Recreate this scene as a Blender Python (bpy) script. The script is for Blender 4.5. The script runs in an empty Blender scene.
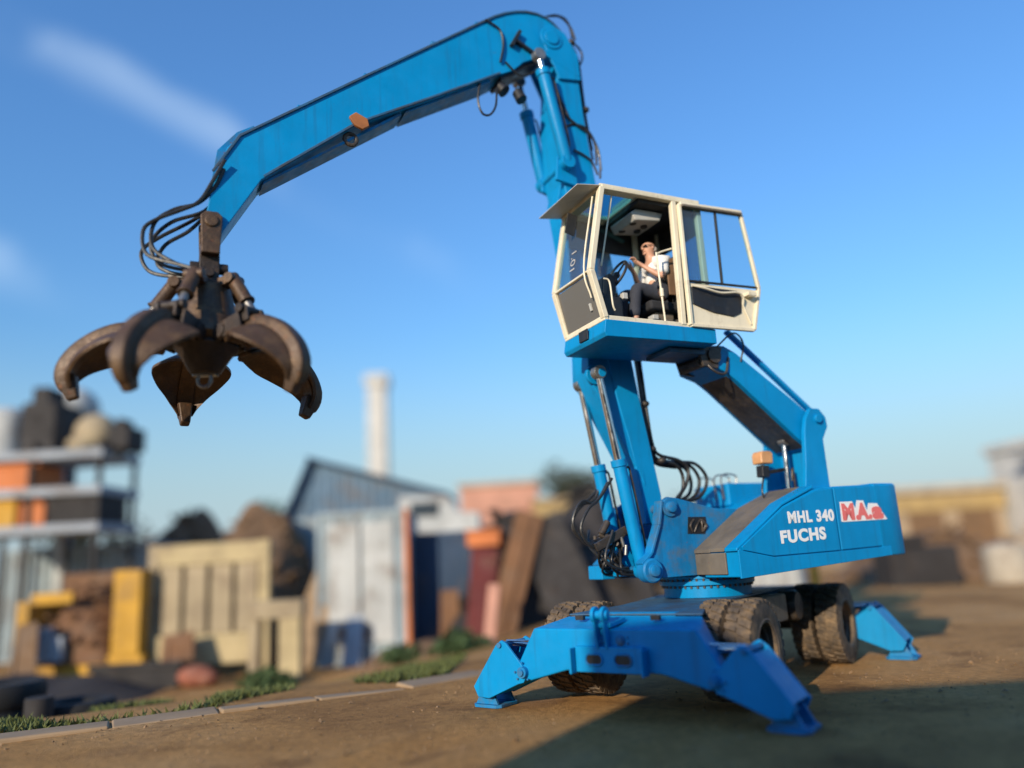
import bpy, bmesh, math, random
from mathutils import Vector, Matrix, noise
R = math.radians
random.seed(7)
sc = bpy.context.scene
COL = sc.collection

# ------------------------------------------------------------------ camera
cam_data = bpy.data.cameras.new("camera")
cam = bpy.data.objects.new("camera", cam_data)
COL.objects.link(cam)
cam.location = (0, 0, 1.65)
cam.matrix_world = (Matrix.Translation((0, 0, 1.65)) @ Matrix.Rotation(R(90 + 12.764), 4, 'X')
                    @ Matrix.Rotation(R(-3.244), 4, 'Z'))
cam_data.sensor_width = 36.0
cam_data.lens = 769.965 / 1024 * 36
cam_data.clip_start = 0.1
cam_data.clip_end = 3000
cam_data.dof.use_dof = True
cam_data.dof.focus_distance = 8.95
cam_data.dof.aperture_fstop = 0.0270 / 0.23
sc.camera = cam

# ------------------------------------------------------------------ light
SUN_EL, SUN_ROT = 19.0, 211.0
world = bpy.data.worlds.new("World")
sc.world = world
world.use_nodes = True
wn = world.node_tree
bg = wn.nodes["Background"]
sky = wn.nodes.new("ShaderNodeTexSky")
sky.sky_type = 'NISHITA'
sky.sun_disc = False
sky.sun_elevation = R(SUN_EL)
sky.sun_rotation = R(SUN_ROT)
sky.air_density = 2.0
sky.dust_density = 0.2
sky.ozone_density = 7.0
bg.inputs[1].default_value = 0.14
# thin cirrus: two faint bands across the left of the sky, broken up by noise
tc = wn.nodes.new("ShaderNodeTexCoord")
nz = wn.nodes.new("ShaderNodeTexNoise")
nz.inputs['Scale'].default_value = 5.0
nz.inputs['Detail'].default_value = 7
nz.inputs['Roughness'].default_value = 0.5
nz.inputs['Distortion'].default_value = 0.4
wn.links.new(tc.outputs['Generated'], nz.inputs['Vector'])
def wmath(op, a, b=None):
    n = wn.nodes.new("ShaderNodeMath")
    n.operation = op
    for k, v in enumerate((a, b)):
        if v is None:
            continue
        if isinstance(v, float):
            n.inputs[k].default_value = v
        else:
            wn.links.new(v, n.inputs[k])
    return n.outputs[0]
def wdot(vec):
    n = wn.nodes.new("ShaderNodeVectorMath")
    n.operation = 'DOT_PRODUCT'
    wn.links.new(tc.outputs['Generated'], n.inputs[0])
    n.inputs[1].default_value = vec
    return n.outputs['Value']
def wrange(sock, lo, hi, a, b):
    n = wn.nodes.new("ShaderNodeMapRange")
    n.interpolation_type = 'SMOOTHSTEP'
    for k, v in enumerate((lo, hi, a, b)):
        n.inputs[k + 1].default_value = v
    wn.links.new(sock, n.inputs[0])
    return n.outputs[0]
def band(normal, width, xlo, xhi, power):
    off = wmath('ADD', wdot(normal), wmath('MULTIPLY', wmath('SUBTRACT', nz.outputs['Fac'], 0.5), 0.10))
    m = wrange(wmath('ABSOLUTE', off), 0.0, width, 1.0, 0.0)
    ends = wrange(wdot((1, 0, 0)), xlo, xhi, 1.0, 0.0)
    return wmath('MULTIPLY', wmath('MULTIPLY', m, ends), wrange(nz.outputs['Fac'], 0.40, 0.72, power * 0.05, power))
cover = wmath('MAXIMUM', band((-0.5295, 0.2713, -0.8038), 0.036, -0.34, 0.04, 0.30), band((-0.2396, 0.2328, -0.9425), 0.045, -0.52, -0.36, 0.25))
mx = wn.nodes.new("ShaderNodeMix")
mx.data_type = 'RGBA'
mx.inputs['B'].default_value = (4.2, 5.2, 6.2, 1)
wn.links.new(cover, mx.inputs['Factor'])
tint = wn.nodes.new("ShaderNodeMix")                 # the camera's cooler rendering of a clear sky
tint.data_type, tint.blend_type = 'RGBA', 'MULTIPLY'
tint.inputs['Factor'].default_value = 1.0
tint.inputs['B'].default_value = (0.66, 0.85, 1.14, 1)
wn.links.new(sky.outputs[0], tint.inputs['A'])
hz = wn.nodes.new("ShaderNodeMix")                   # pale haze low over the horizon
hz.data_type = 'RGBA'
hz.inputs['B'].default_value = (2.3, 3.05, 3.6, 1)
wn.links.new(tint.outputs['Result'], hz.inputs['A'])
wn.links.new(wrange(wdot((0, 0, 1)), 0.0, 0.30, 0.85, 0.0), hz.inputs['Factor'])
wn.links.new(hz.outputs['Result'], mx.inputs['A'])
wn.links.new(mx.outputs['Result'], bg.inputs[0])

sun_dir = Vector((math.sin(R(SUN_ROT)) * math.cos(R(SUN_EL)), math.cos(R(SUN_ROT)) * math.cos(R(SUN_EL)), math.sin(R(SUN_EL))))
sl = bpy.data.lights.new("sun", 'SUN')
sl.energy = 3.7
sl.angle = R(0.8)
sl.color = (1.0, 0.86, 0.68)
sun = bpy.data.objects.new("sun", sl)
sun.rotation_euler = (-sun_dir).to_track_quat('-Z', 'Y').to_euler()
sun.location = (-20, -25, 30)
COL.objects.link(sun)
sc.view_settings.view_transform = 'Standard'
sc.view_settings.look = 'None'
sc.view_settings.gamma = 1.0
sc.view_settings.exposure = 0.5
sc.cycles.max_bounces = 8
sc.cycles.transparent_max_bounces = 12

# ------------------------------------------------------------------ materials
def mat(name, col, rough=0.5, metal=0.0, var=0.15, dirt=0.0, dirt_col=(0.16, 0.11, 0.07), scale=1.5,
        bump=0.1, rust=0.0, spec=0.5, coat=0.0, bscale=25.0, fine=0.0, streak=0.0, chips=0.0):
    m = bpy.data.materials.new(name)
    m.use_nodes = True
    nt = m.node_tree
    b = nt.nodes["Principled BSDF"]
    t = nt.nodes.new("ShaderNodeTexCoord")
    def nse(s, d=6, r=0.6, off=0.0):
        n = nt.nodes.new("ShaderNodeTexNoise")
        n.inputs['Scale'].default_value = s
        n.inputs['Detail'].default_value = d
        n.inputs['Roughness'].default_value = r
        q = nt.nodes.new("ShaderNodeMapping")
        q.inputs['Location'].default_value = (off, off * 1.7, -off)
        nt.links.new(t.outputs['Object'], q.inputs['Vector'])
        nt.links.new(q.outputs[0], n.inputs['Vector'])
        return n.outputs['Fac']
    def rng(sock, a, c, lo, hi):
        n = nt.nodes.new("ShaderNodeMapRange")
        n.inputs[1].default_value, n.inputs[2].default_value = a, c
        n.inputs[3].default_value, n.inputs[4].default_value = lo, hi
        nt.links.new(sock, n.inputs[0])
        return n.outputs[0]
    def mixc(fac, a, c):
        n = nt.nodes.new("ShaderNodeMix")
        n.data_type = 'RGBA'
        nt.links.new(fac, n.inputs['Factor'])
        for key, val in (('A', a), ('B', c)):
            if isinstance(val, tuple):
                n.inputs[key].default_value = (*val, 1)
            else:
                nt.links.new(val, n.inputs[key])
        return n.outputs['Result']
    dark = tuple(c * (1 - var) for c in col)
    lite = tuple(min(1, c * (1 + var) + 0.012 * var) for c in col)
    c = mixc(rng(nse(scale), 0.3, 0.7, 0, 1), dark, lite)
    if fine > 0:
        c = mixc(rng(nse(scale * 22, 3, 0.7, 2.2), 0.35, 0.7, 0, fine), c, tuple(x * 0.45 for x in col))
    if streak > 0:
        q = nt.nodes.new("ShaderNodeMapping")
        q.inputs['Scale'].default_value = (9, 9, 0.55)
        n = nt.nodes.new("ShaderNodeTexNoise")
        n.inputs['Scale'].default_value, n.inputs['Detail'].default_value, n.inputs['Roughness'].default_value = 1.3, 5, 0.65
        nt.links.new(t.outputs['Object'], q.inputs['Vector'])
        nt.links.new(q.outputs[0], n.inputs['Vector'])
        c = mixc(rng(n.outputs['Fac'], 0.52, 0.72, 0, streak), c, tuple(x * 0.5 + 0.012 for x in col))
    if chips > 0:
        c = mixc(rng(nse(scale * 14, 6, 0.75, 12.7), 0.665, 0.70, 0, chips), c, (0.07, 0.065, 0.06))
        c = mixc(rng(nse(scale * 6, 8, 0.75, 17.7), 0.70, 0.73, 0, chips), c, (0.13, 0.06, 0.03))
    if dirt > 0:
        c = mixc(rng(nse(scale * 1.6, 8, 0.68, 3.1), 0.62 - dirt * 0.25, 0.86 - dirt * 0.2, 0, min(1, 0.35 + dirt)), c, dirt_col)
        c = mixc(rng(nse(scale * 9, 4, 0.7, 6.3), 0.6, 0.78, 0, dirt * 0.8), c, tuple(x * 0.6 for x in dirt_col))
    if rust > 0:
        c = mixc(rng(nse(scale * 5, 7, 0.7, 9.4), 0.66 - rust * 0.2, 0.74 - rust * 0.2, 0, 0.9), c, (0.17, 0.062, 0.022))
    nt.links.new(c, b.inputs['Base Color'])
    nt.links.new(rng(nse(scale * 4, 5, 0.6, 1.3), 0.3, 0.75, max(0.05, rough - 0.12), min(1, rough + 0.15)), b.inputs['Roughness'])
    b.inputs['Metallic'].default_value = metal
    b.inputs['Specular IOR Level'].default_value = spec
    b.inputs['Coat Weight'].default_value = coat
    if bump > 0:
        bp = nt.nodes.new("ShaderNodeBump")
        bp.inputs['Strength'].default_value = bump
        bp.inputs['Distance'].default_value = 0.02
        nt.links.new(nse(bscale, 6, 0.65, 4.4), bp.inputs['Height'])
        nt.links.new(bp.outputs[0], b.inputs['Normal'])
    return m

def glass_mat(name, tint=(0.8, 0.92, 1.0), refl=0.12, dirt=0.06):
    m = bpy.data.materials.new(name)
    m.use_nodes = True
    nt = m.node_tree
    for n in list(nt.nodes):
        nt.nodes.remove(n)
    out = nt.nodes.new("ShaderNodeOutputMaterial")
    tr = nt.nodes.new("ShaderNodeBsdfTransparent")
    tr.inputs[0].default_value = (*tint, 1)
    gl = nt.nodes.new("ShaderNodeBsdfGlossy")
    gl.inputs['Roughness'].default_value = 0.03
    df = nt.nodes.new("ShaderNodeBsdfDiffuse")
    df.inputs[0].default_value = (0.35, 0.32, 0.28, 1)
    lw = nt.nodes.new("ShaderNodeLayerWeight")
    lw.inputs[0].default_value = 0.5
    pw = nt.nodes.new("ShaderNodeMath")
    pw.operation = 'POWER'
    pw.inputs[1].default_value = 3.0
    nt.links.new(lw.outputs['Facing'], pw.inputs[0])
    ml = nt.nodes.new("ShaderNodeMath")
    ml.operation = 'MULTIPLY_ADD'
    ml.inputs[1].default_value = refl * 3.0
    ml.inputs[2].default_value = 0.05
    nt.links.new(pw.outputs[0], ml.inputs[0])
    a = nt.nodes.new("ShaderNodeMixShader")
    b = nt.nodes.new("ShaderNodeMixShader")
    b.inputs[0].default_value = dirt
    nt.links.new(ml.outputs[0], a.inputs[0])
    nt.links.new(tr.outputs[0], a.inputs[1])
    nt.links.new(gl.outputs[0], a.inputs[2])
    nt.links.new(a.outputs[0], b.inputs[1])
    nt.links.new(df.outputs[0], b.inputs[2])
    nt.links.new(b.outputs[0], out.inputs[0])
    return m

BLUE = (0.0, 0.235, 0.52)
M = dict(
    blue=mat("blue_paint", BLUE, 0.45, var=0.10, dirt=0.22, dirt_col=(0.0, 0.18, 0.39), rust=0.0, bump=0.06, spec=0.22, streak=0.45, chips=0.8),
    bluedirty=mat("dusty_blue_paint", (0.004, 0.18, 0.42), 0.55, var=0.2, dirt=0.6, dirt_col=(0.10, 0.12, 0.12), scale=2.2, rust=0.06, bump=0.12, spec=0.25, streak=0.6, chips=0.9),
    deck=mat("grimy_deck_paint", (0.02, 0.10, 0.2), 0.6, var=0.25, dirt=0.8, dirt_col=(0.05, 0.05, 0.05), scale=1.8, bump=0.15),
    brown=mat("dusty_hood_sheet", (0.13, 0.11, 0.085), 0.7, var=0.3, dirt=0.5, dirt_col=(0.2, 0.15, 0.09), scale=2.5, rust=0.1),
    cream=mat("cream_paint", (0.74, 0.66, 0.48), 0.45, var=0.06, dirt=0.3, dirt_col=(0.34, 0.26, 0.16), scale=3, bump=0.04, streak=0.4, chips=0.6),
    visor=mat("grey_white_visor", (0.46, 0.45, 0.41), 0.5, var=0.1, dirt=0.3, dirt_col=(0.3, 0.26, 0.2), scale=3),
    black=mat("black_plastic_and_hole_dark", (0.012, 0.012, 0.013), 0.5, var=0.3, dirt=0.3, dirt_col=(0.06, 0.05, 0.04), scale=4),  # also paints the dark of holes and the stick's open underside
    lining=mat("dark_lining", (0.03, 0.028, 0.026), 0.8, var=0.3, scale=4),
    rubber=mat("hose_rubber", (0.012, 0.012, 0.012), 0.45, var=0.2, dirt=0.3, dirt_col=(0.05, 0.04, 0.03), scale=6),
    tyre=mat("dusty_tyre_rubber", (0.07, 0.052, 0.036), 0.85, var=0.3, dirt=0.8, dirt_col=(0.24, 0.16, 0.085), scale=4, bump=0.3),
    rim=mat("worn_steel_rim", (0.14, 0.11, 0.085), 0.65, metal=0.3, var=0.3, dirt=0.6, dirt_col=(0.2, 0.15, 0.1), scale=5, rust=0.2),
    chrome=mat("chrome_rod", (0.72, 0.70, 0.68), 0.16, metal=1.0, var=0.05, bump=0.0),
    steel=mat("dull_steel", (0.3, 0.29, 0.27), 0.45, metal=0.8, var=0.2, dirt=0.4, scale=6),
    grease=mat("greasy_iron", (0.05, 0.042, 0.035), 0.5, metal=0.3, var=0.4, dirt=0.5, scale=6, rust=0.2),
    rust=mat("rusty_grapple_steel", (0.085, 0.047, 0.023), 0.5, metal=0.25, var=0.45, dirt=0.45, dirt_col=(0.22, 0.125, 0.05), scale=3.0, rust=0.35, bump=0.5, bscale=14, fine=0.6),
    rustdark=mat("oily_grapple_steel", (0.03, 0.02, 0.015), 0.5, metal=0.3, var=0.4, dirt=0.4, dirt_col=(0.1, 0.055, 0.025), scale=4, bump=0.4),
    orange=mat("orange_primer", (0.36, 0.125, 0.03), 0.6, var=0.2, dirt=0.3, scale=6),
    lampor=mat("amber_lens", (0.6, 0.3, 0.12), 0.35, var=0.15, dirt=0.3, scale=8),
    white=mat("white_lettering", (0.8, 0.8, 0.78), 0.5, var=0.04, bump=0),
    red=mat("red_lettering", (0.72, 0.16, 0.15), 0.5, var=0.06, bump=0),
    glass=glass_mat("cab_glass", (0.80, 0.93, 0.97)),
    tglass=glass_mat("tinted_cab_glass", (0.30, 0.62, 0.72), 0.1, 0.05),
    lowglass=glass_mat("dusty_reflection_lower_glass", (0.2, 0.2, 0.2), 0.14, 0.35),  # grey body colour stands in for the ground's reflection, along with dirt
    seatbrown=mat("worn_brown_seat", (0.20, 0.11, 0.055), 0.8, var=0.25, scale=6),
    seat=mat("black_seat_cloth", (0.02, 0.02, 0.022), 0.9, var=0.3, scale=8),
)

# ------------------------------------------------------------------ mesh helpers
class MB:
    def __init__(s):
        s.bm = bmesh.new()
    def face(s, pts):
        return s.bm.faces.new([s.bm.verts.new(Vector(p)) for p in pts])
    def loft(s, rings, caps=True):
        vs = [[s.bm.verts.new(Vector(p)) for p in r] for r in rings]
        n = len(vs[0])
        for a, b in zip(vs, vs[1:]):
            for i in range(n):
                j = (i + 1) % n
                s.bm.faces.new((a[i], a[j], b[j], b[i]))
        if caps:
            s.bm.faces.new(list(reversed(vs[0])))
            s.bm.faces.new(vs[-1])
        return s
    def bar(s, p, q, w, h, up=(0, 0, 1), w2=None, h2=None):
        p, q = Vector(p), Vector(q)
        d = (q - p).normalized()
        x = d.cross(Vector(up))
        if x.length < 1e-4:
            x = d.cross(Vector((0, 1, 0)))
        x.normalize()
        y = x.cross(d)
        w2 = w if w2 is None else w2
        h2 = h if h2 is None else h2
        r = lambda c, a, b: [c + x * sx * a / 2 + y * sy * b / 2 for sx, sy in ((-1, -1), (1, -1), (1, 1), (-1, 1))]
        return s.loft([r(p, w, h), r(q, w2, h2)])
    def box(s, c, size, rotz=0.0):
        c = Vector(c)
        x = Vector((math.cos(rotz), math.sin(rotz), 0)) * size[0] / 2
        return s.bar(c - x, c + x, size[1], size[2])
    def cyl(s, p, q, r, r2=None, n=20):
        p, q = Vector(p), Vector(q)
        r2 = r if r2 is None else r2
        d = (q - p).normalized()
        x = d.orthogonal().normalized()
        y = d.cross(x)
        ring = lambda c, k: [c + (x * math.cos(t) + y * math.sin(t)) * k for t in [2 * math.pi * i / n for i in range(n)]]
        return s.loft([ring(p, r), ring(q, r2)])
    def lathe(s, p, d, prof, n=28):
        p, d = Vector(p), Vector(d).normalized()
        x = d.orthogonal().normalized()
        y = d.cross(x)
        return s.loft([[p + d * h + (x * math.cos(t) + y * math.sin(t)) * k for t in [2 * math.pi * i / n for i in range(n)]] for k, h in prof])
    def tube(s, pts, r, n=7, sub=6, smooth=True):
        pts = [Vector(p) for p in pts]
        if smooth and len(pts) > 2:
            out = []
            P = [pts[0] * 2 - pts[1]] + pts + [pts[-1] * 2 - pts[-2]]
            for i in range(1, len(P) - 2):
                for k in range(sub):
                    t = k / sub
                    a, b, c, d = P[i - 1], P[i], P[i + 1], P[i + 2]
                    out.append(0.5 * ((2 * b) + (c - a) * t + (2 * a - 5 * b + 4 * c - d) * t * t + (3 * b - a - 3 * c + d) * t ** 3))
            out.append(pts[-1])
            pts = out
        rings = []
        x = None
        for i, p in enumerate(pts):
            d = (pts[min(i + 1, len(pts) - 1)] - pts[max(i - 1, 0)]).normalized()
            x = d.orthogonal().normalized() if x is None else (x - d * x.dot(d)).normalized()
            y = d.cross(x)
            rings.append([p + (x * math.cos(2 * math.pi * k / n) + y * math.sin(2 * math.pi * k / n)) * r for k in range(n)])
        return s.loft(rings)
    def ball(s, c, r, sx=1, sy=1, sz=1, seg=14):
        bmesh.ops.create_uvsphere(s.bm, u_segments=seg, v_segments=seg // 2 + 2, radius=r,
                                  matrix=Matrix.Translation(Vector(c)) @ Matrix.Diagonal((sx, sy, sz, 1)))
        return s
    def build(s, name, m, parent=None, bevel=0.0, angle=38, loc=None):
        bm = s.bm
        bmesh.ops.recalc_face_normals(bm, faces=bm.faces[:])
        for f in bm.faces:
            f.smooth = True
        for e in bm.edges:
            if len(e.link_faces) == 2 and e.calc_face_angle(0) > R(angle):
                e.smooth = False
        me = bpy.data.meshes.new(name)
        bm.to_mesh(me)
        bm.free()
        me.materials.append(m)
        o = bpy.data.objects.new(name, me)
        COL.objects.link(o)
        if parent is not None:
            o.parent = parent
        if loc is not None:
            o.location = loc
        if bevel > 0:
            md = o.modifiers.new("bevel", 'BEVEL')
            md.width = bevel
            md.segments = 2
            md.limit_method = 'ANGLE'
            md.angle_limit = R(angle)
            md.harden_normals = True
        return o

def tag(o, label=None, cat=None, group=None, kind=None):
    for k, v in (('label', label), ('category', cat), ('group', group), ('kind', kind)):
        if v:
            o[k] = v
    return o

def empty(name, loc, label=None, cat=None, group=None, rz=0.0):
    o = bpy.data.objects.new(name, None)
    o.empty_display_size = 0.2
    o.location = loc
    o.rotation_euler = (0, 0, rz)
    COL.objects.link(o)
    return tag(o, label, cat, group)

def copy_tree(o, parent=None):
    c = o.copy()
    COL.objects.link(c)
    c.parent = parent
    for ch in list(o.children):
        copy_tree(ch, c)
    return c

# ------------------------------------------------------------------ setting: the ground
LINE = [(-30, -1.0), (-12, 6.2), (-6.0, 9.1), (-1.75, 11.3), (0.4, 13.2), (2.6, 18), (4.0, 30), (6, 80)]
def edge_dist(x, y):
    """signed distance to the kerb line: positive on the low side (left, beyond the kerb)"""
    best, sgn = 1e9, 1
    p = Vector((x, y))
    for a, b in zip(LINE, LINE[1:]):
        a, b = Vector(a), Vector(b)
        t = max(0, min(1, (p - a).dot(b - a) / (b - a).length_squared))
        d = p - (a + (b - a) * t)
        if d.length < best:
            best = d.length
            sgn = 1 if (b - a).x * (p - a).y - (b - a).y * (p - a).x > 0 else -1
    return best * sgn
def sstep(t):
    t = max(0, min(1, t))
    return t * t * (3 - 2 * t)
def ground_z(x, y):
    d = edge_dist(x, y)
    z = -1.05 * sstep((d - 0.5) / 8.0)
    far = max(0, y - 45)
    z *= max(0, 1 - far / 60) if far else 1
    # wheel ruts where the machine drove in
    rx, ry = x - 2.378, y - 10.349
    a, b = rx * 0.806 - ry * 0.592, rx * 0.592 + ry * 0.806
    if d < 0 and b < -2.9:
        k = sstep((-b - 2.9) / 1.2) * (0.75 + 0.5 * noise.noise(Vector((x, y, 5))))
        for c in (-1.0, 1.0):
            q = a - c - 0.12 * math.sin(b * 0.5)
            z += k * (-0.05 * math.exp(-(q / 0.26) ** 2) + 0.035 * math.exp(-((abs(q) - 0.46) / 0.13) ** 2))
    if d < 0:
        z += 0.05 * noise.noise(Vector((x * 0.25, y * 0.25, 3))) * min(1, max(0, (math.hypot(x - 2.4, y - 10.3) - 4) / 5))
    return z

def ground_material():
    m = bpy.data.materials.new("yard_dirt")
    m.use_nodes = True
    nt = m.node_tree
    b = nt.nodes["Principled BSDF"]
    t = nt.nodes.new("ShaderNodeTexCoord")
    def nse(s, d, r, off):
        n = nt.nodes.new("ShaderNodeTexNoise")
        n.inputs['Scale'].default_value, n.inputs['Detail'].default_value, n.inputs['Roughness'].default_value = s, d, r
        q = nt.nodes.new("ShaderNodeMapping")
        q.inputs['Location'].default_value = (off, -off, off)
        nt.links.new(t.outputs['Object'], q.inputs[0])
        nt.links.new(q.outputs[0], n.inputs['Vector'])
        return n.outputs['Fac']
    def ramp(sock, stops):
        r = nt.nodes.new("ShaderNodeValToRGB")
        for i, (p, c) in enumerate(stops):
            e = r.color_ramp.elements[i] if i < 2 else r.color_ramp.elements.new(p)
            e.position, e.color = p, (*c, 1)
        nt.links.new(sock, r.inputs[0])
        return r.outputs[0]
    def mul(a, c, f):
        n = nt.nodes.new("ShaderNodeMix")
        n.data_type, n.blend_type = 'RGBA', 'MULTIPLY'
        n.inputs['Factor'].default_value = f
        nt.links.new(a, n.inputs['A'])
        nt.links.new(c, n.inputs['B'])
        return n.outputs['Result']
    base = ramp(nse(0.35, 7, 0.62, 2), [(0.32, (0.31, 0.155, 0.05)), (0.52, (0.52, 0.275, 0.09)), (0.7, (0.58, 0.34, 0.14))])
    fine = ramp(nse(9, 8, 0.75, 5), [(0.35, (0.5, 0.5, 0.52)), (0.65, (1, 1, 1))])
    oil = ramp(nse(0.9, 5, 0.6, 9), [(0.33, (0.52, 0.48, 0.46)), (0.47, (1, 1, 1))])
    nt.links.new(mul(mul(base, fine, 0.8), oil, 0.8), b.inputs['Base Color'])
    b.inputs['Roughness'].default_value = 0.92
    b.inputs['Specular IOR Level'].default_value = 0.2
    bp = nt.nodes.new("ShaderNodeBump")
    bp.inputs['Strength'].default_value = 0.8
    bp.inputs['Distance'].default_value = 0.05
    nt.links.new(nse(14, 9, 0.75, 1), bp.inputs['Height'])
    nt.links.new(bp.outputs[0], b.inputs['Normal'])
    return m

def make_ground():
    mb = MB()
    def axis(lo, hi, a, b2, fine, coarse):
        out, x = [], lo
        while x < hi:
            out.append(x)
            x += fine if a <= x < b2 else coarse
        out.append(hi)
        return out
    xs = [-900, -400, -200, -120, -80] + axis(-60, 60, -9, 9, 0.14, 1.5) + [80, 120, 200, 400, 900]
    ys = [-200, -100, -60] + axis(-30, 110, 3, 16, 0.14, 1.5) + [140, 200, 400, 800, 1800]
    g = [[mb.bm.verts.new((x, y, ground_z(x, y))) for x in xs] for y in ys]
    for j in range(len(ys) - 1):
        for i in range(len(xs) - 1):
            mb.bm.faces.new((g[j][i], g[j][i + 1], g[j + 1][i + 1], g[j + 1][i]))
    o = mb.build("ground", ground_material(), angle=80)
    o["kind"] = "structure"
    return o
make_ground()

# ------------------------------------------------------------------ the material handler
CX, CY = 2.378, 10.349
YU, YC = R(25.913), R(36.293)
ROOT = empty("material_handler", (CX, CY, 0), "blue wheeled material handler on outriggers with raised boom and cream cab", "crane")
def U(p):                                    # upper carriage: u forward, v to its left, z up
    u, v, z = p
    return Vector((-math.cos(YU) * u + math.sin(YU) * v, -math.sin(YU) * u - math.cos(YU) * v, z))
def K(p):                                    # undercarriage: a to its right, b rearward, z up
    a, b, z = p
    return Vector((math.cos(YC) * a + math.sin(YC) * b, -math.sin(YC) * a + math.cos(YC) * b, z))
UP_V = U((0, 1, 0))
def uprism(mb, prof, v0, v1):
    return mb.loft([[U((u, v0, z)) for u, z in prof], [U((u, v1, z)) for u, z in prof]])
def kprism(mb, prof, b0, b1):
    return mb.loft([[K((a, b0, z)) for a, z in prof], [K((a, b1, z)) for a, z in prof]])
def ubox(mb, u0, u1, v0, v1, z0, z1):
    return uprism(mb, [(u0, z0), (u1, z0), (u1, z1), (u0, z1)], v0, v1)
def kbox(mb, a0, a1, b0, b1, z0, z1):
    return kprism(mb, [(a0, z0), (a1, z0), (a1, z1), (a0, z1)], b0, b1)
def Ubar(mb, p, q, w, h, up=None):
    return mb.bar(U(p), U(q), w, h, up=UP_V if up is None else up)
def Ucyl(mb, p, q, r, r2=None, n=20):
    return mb.cyl(U(p), U(q), r, r2, n)
def Utube(mb, pts, r, n=7):
    return mb.tube([U(p) for p in pts], r, n)

# ---- undercarriage -------------------------------------------------
A0 = -0.05
mb = MB()
# spine under the slewing ring and the sloping deck
kprism(mb, [(A0 - .50, .62), (A0 + .50, .62), (A0 + .50, 1.00), (A0 - .50, 1.00)], -1.95, 2.35)
chassis = mb.build("chassis", M['blue'], ROOT, 0.012)
mb = MB()
def ring_k(b, pts): return [K((A0 + a, b, z)) for a, z in pts]
mb.loft([ring_k(-1.97, [(-.82, .972), (.82, .972), (.82, .992), (-.82, .992)]), ring_k(-1.2, [(-.55, 1.005), (.55, 1.005), (.55, 1.03), (-.55, 1.03)]),
         ring_k(0.0, [(-.66, 1.035), (.66, 1.035), (.66, 1.06), (-.66, 1.06)]), ring_k(1.2, [(-.56, 1.035), (.56, 1.035), (.56, 1.06), (-.56, 1.06)]),
         ring_k(2.4, [(-.62, 1.0), (.62, 1.0), (.62, 1.03), (-.62, 1.03)])])
mb.build("deck_plate", M['deck'], chassis, 0.006)
mb = MB()
for a in (-.507, .507):
    for b in (-1.6, -.75, -.55, .3, .55, 1.2):
        kbox(mb, A0 + a - .012, A0 + a + .012, b - .02, b + .02, .66, 1.0)
    kbox(mb, A0 + a - .06, A0 + a + .06, -.1, .1, .86, 1.0)
mb.build("stiffener", M['blue'], chassis, 0.004)
mb = MB()
for b in (-1.37, 1.84):
    mb.cyl(K((-.95, b, .62 if b < 0 else .55)), K((.95, b, .62 if b < 0 else .55)), .10)
    mb.cyl(K((-.2, b, .62 if b < 0 else .55)), K((.2, b, .62 if b < 0 else .55)), .20)
mb.build("axle", M['grease'], chassis, 0.01)
mb = MB()
kbox(mb, .52, .80, -.35, .62, .68, 1.02)
mb.build("tool_box", M['brown'], chassis, 0.03)
mb = MB()
mb.lathe(K((.72, .90, .84)), K((1, 0, 0)), [(.02, -.14), (.17, -.14), (.19, -.10), (.19, .10), (.17, .14), (.02, .14)])
mb.build("air_tank", M['grease'], chassis)
mb = MB()
kbox(mb, .60, .72, 1.22, 1.30, .80, 1.02)
mb.build("step_bracket", M['blue'], chassis, 0.01)

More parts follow.
